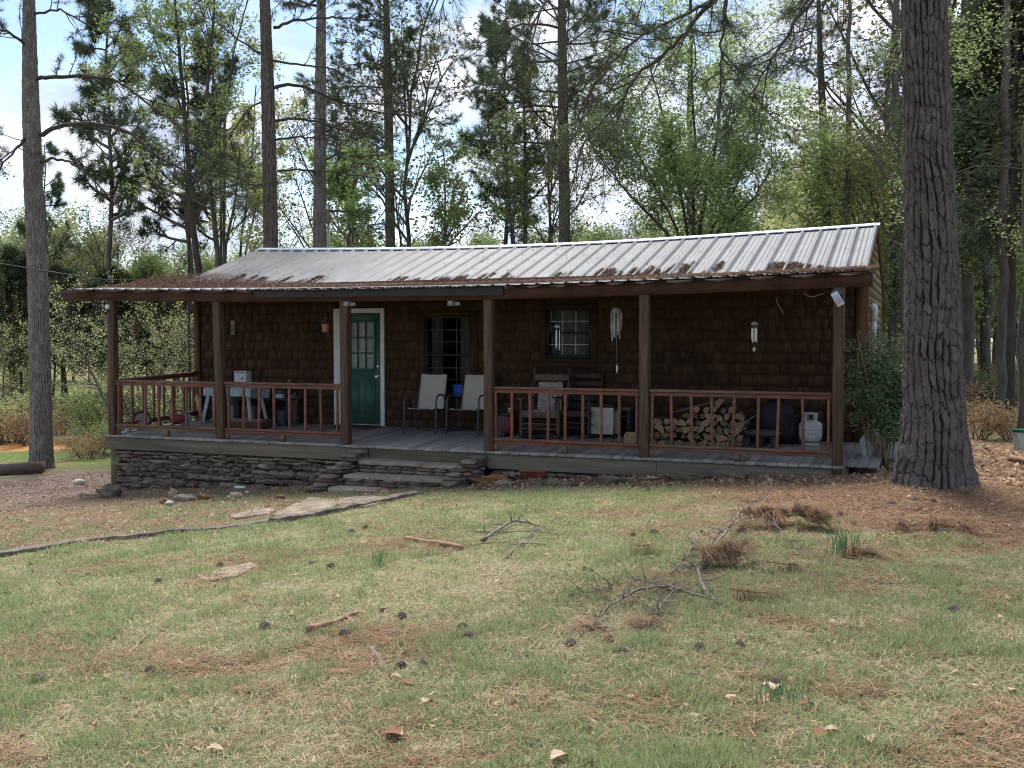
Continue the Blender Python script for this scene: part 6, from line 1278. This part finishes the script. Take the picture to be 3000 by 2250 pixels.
# deciduous trees with named stems
def placed_leafy(label, stems, D, pr, nleaf, sz, lm, bm, seed, spread=.09, kids=10, Lk=1.6, extra=0, asp=.55, base=None, lean_kid=.5):
    rng = np.random.default_rng(seed); c = atD(stems[0][0][-1][0], stems[0][0][-1][1], D); b = np.array([c[0], c[1], float(gz(c[0], c[1]))-.1]); t = thing('leafy_tree', label, 'tree', tuple(b), 0)
    w_ = M(); tips = Tips()
    for pl, r0 in stems:
        P = np.array([atD(x, y, D) for x, y in pl])[::-1]-b
        if P[0][2] > .4: P = np.concatenate([[[P[0][0]*.5 if base is None else 0, P[0][1], 0]], P])
        P[:, 1] += rng.normal(0, .1, len(P)).cumsum()*(np.arange(len(P)) > 0); P[0, 1] = 0
        k = np.linspace(0, len(P)-1, len(P)*5); Q = np.stack([np.interp(k, range(len(P)), P[:, i]) for i in range(3)], -1)+rng.normal(0, .012, (len(k), 3)); w_.tube(Q, np.linspace(r0, r0*.35, len(Q)), 8, .5)
        for j in range(kids):
            x = (lean_kid+(1-lean_kid)*(j+rng.random())/kids)*(len(Q)-1.01); i = int(x); dd = nrm(Q[i+1]-Q[i]); a = math.radians(rng.uniform(30, 60)); grow(w_, Q[i], nrm(dd*math.cos(a)+perp(dd, rng.uniform(0, 6.28))*math.sin(a)), Lk*rng.uniform(.5, 1.15), r0*.22, 0, rng, pr, tips)
    part('trunk', w_, bm, t, 2); part('crown', leaves(tips, nleaf, sz, spread, rng, asp), lm, t); return t
FINE = dict(n=[5, 4], ang=[38, 40], rat=[.55, .55], up=[.06, .05, .04], wob=.13, seg=4)
SP = dict(FINE, n=[4, 3])
placed_leafy('leaning dark-stemmed tree with sparse tiny leaves left of the roof', [(D_([(372, -10), (384, 180), (396, 330), (410, 450), (421, 600)]), .105), (D_([(300, -10), (340, 120), (390, 260)]), .035)], 27, FINE, 8500, .047, leafm, barkd, 21, .09, 13, 1.9, lean_kid=.35)
placed_leafy('forked multi-stemmed tree standing behind the left roof end', [(D_([(480, -10), (470, 200), (472, 400), (485, 575)]), .095), (D_([(530, -10), (500, 120), (478, 250)]), .05), (D_([(520, 330), (505, 440), (488, 540)]), .06), (D_([(400, -10), (450, 90), (472, 230)]), .04)], 29, FINE, 6500, .05, leafm, barkg, 22, .09, 9, 1.8, lean_kid=.35)
placed_leafy('bright green spreading tree with upswept stems behind the roof right of centre', [(D_([(1495, 90), (1500, 300), (1496, 510)]), .065), (D_([(1400, 120), (1445, 300), (1485, 500)]), .05), (D_([(1330, 250), (1400, 380), (1465, 505)]), .045), (D_([(1560, 110), (1545, 300), (1510, 500)]), .08), (D_([(1650, 250), (1600, 380), (1530, 505)]), .045), (D_([(1290, 330), (1380, 440), (1450, 510)]), .06), (D_([(1690, 330), (1630, 430), (1540, 510)]), .06)], 28, dict(FINE, n=[6, 4], up=[.08, .06, .03]), 40000, .056, leafg, barkd, 23, .17, 12, 1.9, lean_kid=.22, asp=.5)
placed_leafy('thin bare-branched pair of stems left of the central pine', [(D_([(1130, 200), (1135, 350), (1130, 530)]), .09), (D_([(1095, 300), (1100, 420), (1112, 530)]), .07), (D_([(1060, 330), (1090, 430), (1108, 500)]), .03)], 31, SP, 3500, .06, leafm, barkg, 24, .09, 12, 1.5, lean_kid=.3)
placed_leafy('young thin sapling with fresh leaves in the gap above the roof middle', [(D_([(965, 330), (962, 430), (958, 535)]), .05), (D_([(990, 380), (975, 460), (965, 530)]), .03)], 33, SP, 4500, .055, leafm, barkg, 25, .09, 12, 1.1, lean_kid=.2)
placed_leafy('green mid-height tree with a loose crown behind the brown pine', [(D_([(780, 350), (775, 440), (770, 530)]), .05), (D_([(740, 370), (752, 450), (765, 530)]), .04)], 31, FINE, 9000, .06, leafg, barkg, 26, .09, 12, 1.2, lean_kid=.15)
placed_leafy('slender yellow-leaved tree between the forked tree and dark pine', [(D_([(545, 180), (530, 350), (510, 540)]), .05), (D_([(600, 250), (560, 400), (525, 545)]), .04)], 31, FINE, 7000, .055, leafy, barkg, 27, .09, 11, 1.4, lean_kid=.2)
# forest stock: one of each kind, then copies
def stock(kind, seed, H):
    rng = np.random.default_rng(seed); t = thing(kind, '', 'tree'); w_ = M(); tips = Tips()
    if kind == 'pine_tree':
        Q = np.array([(rng.normal(0, .05), rng.normal(0, .05), z) for z in np.linspace(-.3, H, 12)]); w_.tube(Q, np.linspace(H*.009, .02, 12), 9, .5); pine_crown(w_, tips, Q[5], Q[-1], .05, rng, PINE, 34, H*.17); c = tufts(tips, .55, 9, .26, .022, rng); lm, bm = needle, barkg
    elif kind == 'cedar_tree':
        Q = np.array([(0, 0, z) for z in np.linspace(-.2, H, 10)]); w_.tube(Q, np.linspace(H*.011, .02, 10), 8, .5); pine_crown(w_, tips, Q[4], Q[-1], .03, rng, dict(PINE, n=[9, 4], up=[-.04, -.02, 0]), 46, H*.24, droop=.15); c = leaves(tips, 30000, .07, .12, rng, .35); lm, bm = needled, barkd
    elif kind == 'bare_tree':
        Q = np.array([(rng.normal(0, .1), rng.normal(0, .1), z) for z in np.linspace(-.3, H*.75, 8)]); w_.tube(Q, np.linspace(H*.008, .03, 8), 8, .5)
        for k in range(16): i = 2+int(k/16*5); a = rng.uniform(0, 6.28); grow(w_, Q[i]+(Q[i+1]-Q[i])*rng.random() if i < 7 else Q[7], nrm(np.array([math.cos(a)*.6, math.sin(a)*.6, .9])), H*.24, .04, 0, rng, dict(FINE, n=[5, 4]), tips)
        c = leaves(tips, 3500, .065, .2, rng); lm, bm = leafb, barkg
    elif kind == 'sapling':
        for k in range(7): a = rng.uniform(0, 6.28); grow(w_, np.array([math.cos(a)*.15, math.sin(a)*.15, -.1]), nrm(np.array([math.cos(a)*.28, math.sin(a)*.28, 1])), H*.85, .022, 0, rng, dict(n=[9, 5], ang=[48, 45], rat=[.36, .5], up=[.0, .03, .0], wob=.12, seg=6), tips)
        c = leaves(tips, 6500, .023, .05, rng); lm, bm = leafy, barkg
    else:
        yl = kind == 'yellow_green_tree'; Q = np.array([(rng.normal(0, .12), rng.normal(0, .12), z) for z in np.linspace(-.3, H*.6, 7)]); w_.tube(Q, np.linspace(H*.0095, .04, 7), 8, .5)
        for k in range(18): i = 1+int(k/18*5); a = rng.uniform(0, 6.28); grow(w_, Q[i]+(Q[i+1]-Q[i])*rng.random(), nrm(np.array([math.cos(a)*.8, math.sin(a)*.8, .8])), H*.26, .035, 0, rng, dict(FINE, n=[5, 4]), tips)
        c = leaves(tips, 26000 if not yl else 19000, .075, .3, rng); lm, bm = (leafy if yl else leafm), barkg
    part('trunk', w_, bm, t, 2); part('crown', c, lm, t); return t
KN = [('pine_tree', 31, 15), ('pine_tree', 32, 12), ('cedar_tree', 33, 8), ('bare_tree', 34, 12), ('yellow_green_tree', 35, 9), ('leafy_tree', 36, 11), ('leafy_tree', 37, 8), ('sapling', 38, 5)]
STK = [stock(*k) for k in KN]; HT = [k[2] for k in KN]; used_s = set()
LB = ['slim dark green pine in the woods', 'shorter full pine in the woods', 'dense dark evergreen in the woods', 'grey budding bare-branched tree in the woods', 'yellow-green leafing tree in the woods', 'mid-green leafing tree in the woods', 'low bushy green tree in the woods', 'thin many-stemmed yellow-leaved sapling in the woods']
def plant(k, X, Y, H, label=None, grp='trees of the surrounding woods', rng=R):
    o = STK[k] if k not in used_s else dup(STK[k]); used_s.add(k); s = H/HT[k]; o.location = (X, Y, float(gz(X, Y))-.1); o.scale = (s*rng.uniform(.85, 1.15),)*2+(s,); o.rotation_euler = (0, 0, rng.uniform(0, 6.28)); o['label'] = label or LB[k]; o['group'] = grp; return o
rf = np.random.default_rng(99)
def skyline(x):                                             # height of the far treetops in the photograph
    return np.interp(x, [-200, 0, 250, 420, 600, 800, 1000, 1250, 1500, 1700, 2000, 2300, 2500, 2700, 3000, 3300], [470, 500, 530, 550, 580, 590, 600, 620, 620, 590, 530, 430, 320, 220, 140, 80])
def far_tree(x, D, k, f=1.0):
    p = atD(x, 1000, D); z = float(gz(p[0], p[1])); top = atD(x, skyline(x), D)[2]; plant(k, p[0], p[1], max(2.5, (top-z)*f), rng=rf)
for D, n, ks in ((62, 30, (5, 4, 6, 3, 5, 3)), (50, 30, (5, 4, 3, 5, 3, 6)), (41, 26, (4, 6, 5, 3))):
    for i in range(n):
        x = -320+(3640)*(i+rf.random()*.8)/n; k = int(rf.choice(ks)); f = rf.uniform(.75, 1.08)*(1 if D > 45 else .85)
        if x > 1750 and D < 60 and rf.random() < .4: continue
        far_tree(x, D*rf.uniform(.93, 1.07), k, f)
for i in range(10):                                         # tall thin trees breaking up the sky
    x = -150+1900*(i+rf.random()*.8)/10; D = rf.uniform(33, 46); p = atD(x, 1000, D); k = int(rf.choice([3, 3, 3, 3, 1])); plant(k, p[0], p[1], rf.uniform(11, 16.5), rng=rf)
for i in range(6):
    x = 2560+600*(i+rf.random()*.8)/6; D = rf.uniform(30, 52); p = atD(x, 1000, D); plant(int(rf.choice([0, 0, 3])), p[0], p[1], rf.uniform(14, 19), rng=rf)
# left: dark evergreens behind yellow-green brush
for x, D, k, H in ((-60, 38, 2, 6), (60, 40, 2, 6.3), (180, 39, 2, 5.6), (260, 37, 2, 4.9), (330, 38, 2, 5.5), (430, 40, 2, 5.2), (520, 39, 2, 5.), (600, 40, 2, 5.)):
    p = atD(x, 1000, D); plant(k, p[0], p[1], H, rng=rf)
for x, D, k, H, lb in ((-20, 31, 7, 4.3, 'yellow-green leafing tree at the left frame edge, beyond the driveway'), (430, 27.5, 7, 5.2, 'yellow-green brushy tree seen through the open porch end'), (540, 29.5, 7, 4.5, 'yellow-green brushy tree beside the cabin wall corner, left'), (330, 31, 7, 4.2, 'yellow-green tree just left of the corner post')):
    p = atD(x, 1000, D); plant(k, p[0], p[1], H, lb, 'yellow-green trees beyond the left porch end', rf)
# right: trunks standing in the open wood
def plain_trunk(x, yb, D, r, H, k, label, mt_=barkg, lean=0., grp='tree trunks in the right-hand woods'):
    p = atD(x, yb, D); z = float(gz(p[0], p[1])); rng = np.random.default_rng(int(x)); t = thing('woodland_tree', label, 'tree', (p[0], p[1], z-.1), 0, grp)
    Q = np.array([(lean*h+rng.normal(0, .02), rng.normal(0, .03), h) for h in np.linspace(0, H, 22)]); m = M(); m.tube(Q, r*np.interp(np.linspace(0, 1, 22), [0, .05, .6, 1], [1.35, 1, .8, .3]), 12, .5); part('trunk', m, mt_, t, 2)
    br = M(); tips = Tips()
    for j in range(k): i = rng.integers(6, 21); a = rng.uniform(0, 6.28); grow(br, Q[i], nrm(np.array([math.cos(a), math.sin(a), .15])), rng.uniform(1.2, 2.8), r*.16, 0, rng, dict(PINE, n=[6, 3], up=[-.02, 0, .02]), tips)
    if k: part('branches', br, barkd, t, 2); part('crown', leaves(tips, 380*k, .04, .12, rng, .4), leafm, t)
for a_ in ((2828, 1236, 25, .16, 15, 9, 'broad grey trunk just right of the big pine'), (2886, 1180, 31, .15, 16, 8, 'dark straight trunk second right of the big pine'), (2929, 1275, 21, .10, 11, 12, 'mottled narrow trunk near the right edge'), (2952, 1220, 28, .06, 9, 6, 'thin sapling trunk near the right edge'), (2998, 1300, 17, .10, 12, 14, 'pale trunk cut by the right frame edge'), (2800, 1180, 33, .12, 14, 6, 'dark trunk half hidden by the big pine right edge'), (2610, 1180, 30, .13, 15, 9, 'dark trunk glimpsed left of the big pine'), (2660, 1150, 34, .10, 14, 7, 'grey trunk glimpsed immediately left of the big pine'), (2480, 700, 30, .10, 14, 10, 'slim trunk above the right roof end'), (2020, 700, 36, .13, 16, 10, 'dim trunk behind the bright green tree')):
    plain_trunk(*a_)
for x, D, k, H, lb in ((2960, 22, 2, 9.5, 'dark drooping evergreen beyond the big pine, at the right frame edge'), (2560, 31, 5, 10, 'green tree right above the gable end'), (2380, 36, 4, 8.5, 'yellow-green tree behind the right roof slope'), (2700, 36, 0, 15, 'tall pine deep behind the big trunk'), (2640, 27, 3, 9, 'budding grey tree left of the big trunk')):
    p = atD(x, 1000, D); plant(k, p[0], p[1], H, lb, 'trees close behind the right cabin end', rf)
# understorey bushes
def make_bush(seed, mt_, n, kind, sz=.045, H=1.2, bm=barkg, twig=SP):
    rng = np.random.default_rng(seed); t = thing(kind, '', 'bush'); w_ = M(); tips = Tips()
    for k in range(14): a = rng.uniform(0, 6.28); grow(w_, np.array([math.cos(a)*.1, math.sin(a)*.1, -.05]), nrm(np.array([math.cos(a)*.6, math.sin(a)*.6, 1])), H*.8, .012, 0, rng, dict(twig, up=[.03, .0, .0]), tips)
    part('stems', w_, bm, t, 2); part('foliage', leaves(tips, n, sz, .12, rng), mt_, t); return t
dryb = mat('dry_weed', (.34, .22, .13), c2=(.42, .30, .18), sc=2, trans=.3, rnd=.3)
BS = [make_bush(61, leafy, 2400, 'bush', .03), make_bush(62, leafs, 3500, 'bush', .035), make_bush(63, dryb, 2200, 'dry_brush', .03), make_bush(64, leafm, 2800, 'bush', .033)]; used_b = set()
BL = ['yellow-green wild bush at the edge of the woods', 'dark green wild bush at the edge of the woods', 'dry brown brush at the edge of the woods', 'mid-green wild bush at the edge of the woods']
def bush(k, X, Y, H, label=None):
    o = BS[k] if k not in used_b else dup(BS[k]); used_b.add(k); s = H/1.3; o.location = (X, Y, float(gz(X, Y))-.05); o.scale = (s*rf.uniform(.9, 1.4), s*rf.uniform(.9, 1.4), s); o.rotation_euler = (0, 0, rf.uniform(0, 6.28)); o['label'] = label or BL[k]; o['group'] = 'wild bushes at the edge of the woods'
for i in range(34):
    x = rf.uniform(-150, 700); D = rf.uniform(27, 38); p = atD(x, 1000, D); bush(int(rf.choice([0, 2, 3, 2, 0])), p[0], p[1], rf.uniform(.6, 1.6))
for i in range(26):
    x = rf.uniform(2640, 3150); D = rf.uniform(24, 40); p = atD(x, 1000, D); bush(int(rf.choice([0, 1, 3, 2, 2])), p[0], p[1], rf.uniform(.5, 1.8))
for i in range(22):
    x = rf.uniform(700, 2640); D = rf.uniform(30, 44); p = atD(x, 1000, D); bush(int(rf.choice([0, 1, 3])), p[0], p[1], rf.uniform(1.5, 3.5))
for x, y, k, H, lb in ((2860, 1290, 2, .9, 'dry brown brush pile right of the big pine'), (2960, 1290, 2, .7, 'dry brown weeds by the white bucket'), (2800, 1270, 2, .6, 'low dry brush at the right side of the big pine'), (250, 1345, 2, .8, 'tan dry grass tuft left of the porch corner'), (40, 1300, 0, 1.6, 'pale green bush at the left frame edge'), (60, 1200, 0, 1.7, 'pale green bush behind the left pine'), (290, 1330, 3, 1.1, 'green bush left of the corner post foot'), (420, 1300, 1, 1.5, 'dark bush beyond the side rail'), (300, 1290, 3, 1.9, 'green bush left of the corner post'), (520, 1290, 3, 1.6, 'green bush beyond the side rail, by the wall')):
    q = G(x, y); 
    if q[1] < -8: q = atD(x, 1000, 24)
    if -12.6 < q[0] < .3 and 0 < q[1] < 8: q = q+np.array([-4, 3, 0])
    bush(k, q[0], q[1], H, lb)
# saplings beyond the driveway and the nandina by the corner
for k, (p_) in enumerate(BS):
    pass
def nandina():
    q = onY(2560, 1380, .9); b = np.array([q[0], .9, float(gz(q[0], .9))]); rng = np.random.default_rng(77); t = thing('nandina_shrub', 'tall green nandina shrub with cane stems between the cabin corner and big pine', 'shrub', tuple(b), 0); w_ = M(); tips = Tips()
    for k in range(22):
        a = rng.uniform(0, 6.28); P = np.array([.26*math.cos(a)*rng.random()+.06, .3*math.sin(a)*rng.random(), -.05]); d = nrm(np.array([rng.normal(.06, .08), rng.normal(0, .12), 1])); H = rng.uniform(1.3, 2.05)
        pts = [P+d*H*u+np.array([.05*math.sin(u*5+k), .04*math.cos(u*4+k), 0]) for u in np.linspace(0, 1, 8)]; w_.tube(pts, np.linspace(.011, .006, 8), 6, .5)
        for j in range(9):
            u = .42+.58*j/9; S = P+d*H*u; a2 = rng.uniform(0, 6.28); grow(w_, S, nrm(np.array([math.cos(a2), math.sin(a2), .45])), .34, .005, 1, rng, dict(n=[3, 5], ang=[45, 50], rat=[.5, .42], up=[-.05, -.14, -.1], wob=.12, seg=4), tips)
    part('cane', w_, mat('cane_tan', (.22, .17, .11), .8), t, 2); part('foliage', leaves(tips, 14000, .03, .05, rng, .42), mat('nandina_leaf', (.06, .11, .045), c2=(.17, .23, .14), sc=5, trans=.2, rnd=.5), t)
nandina()
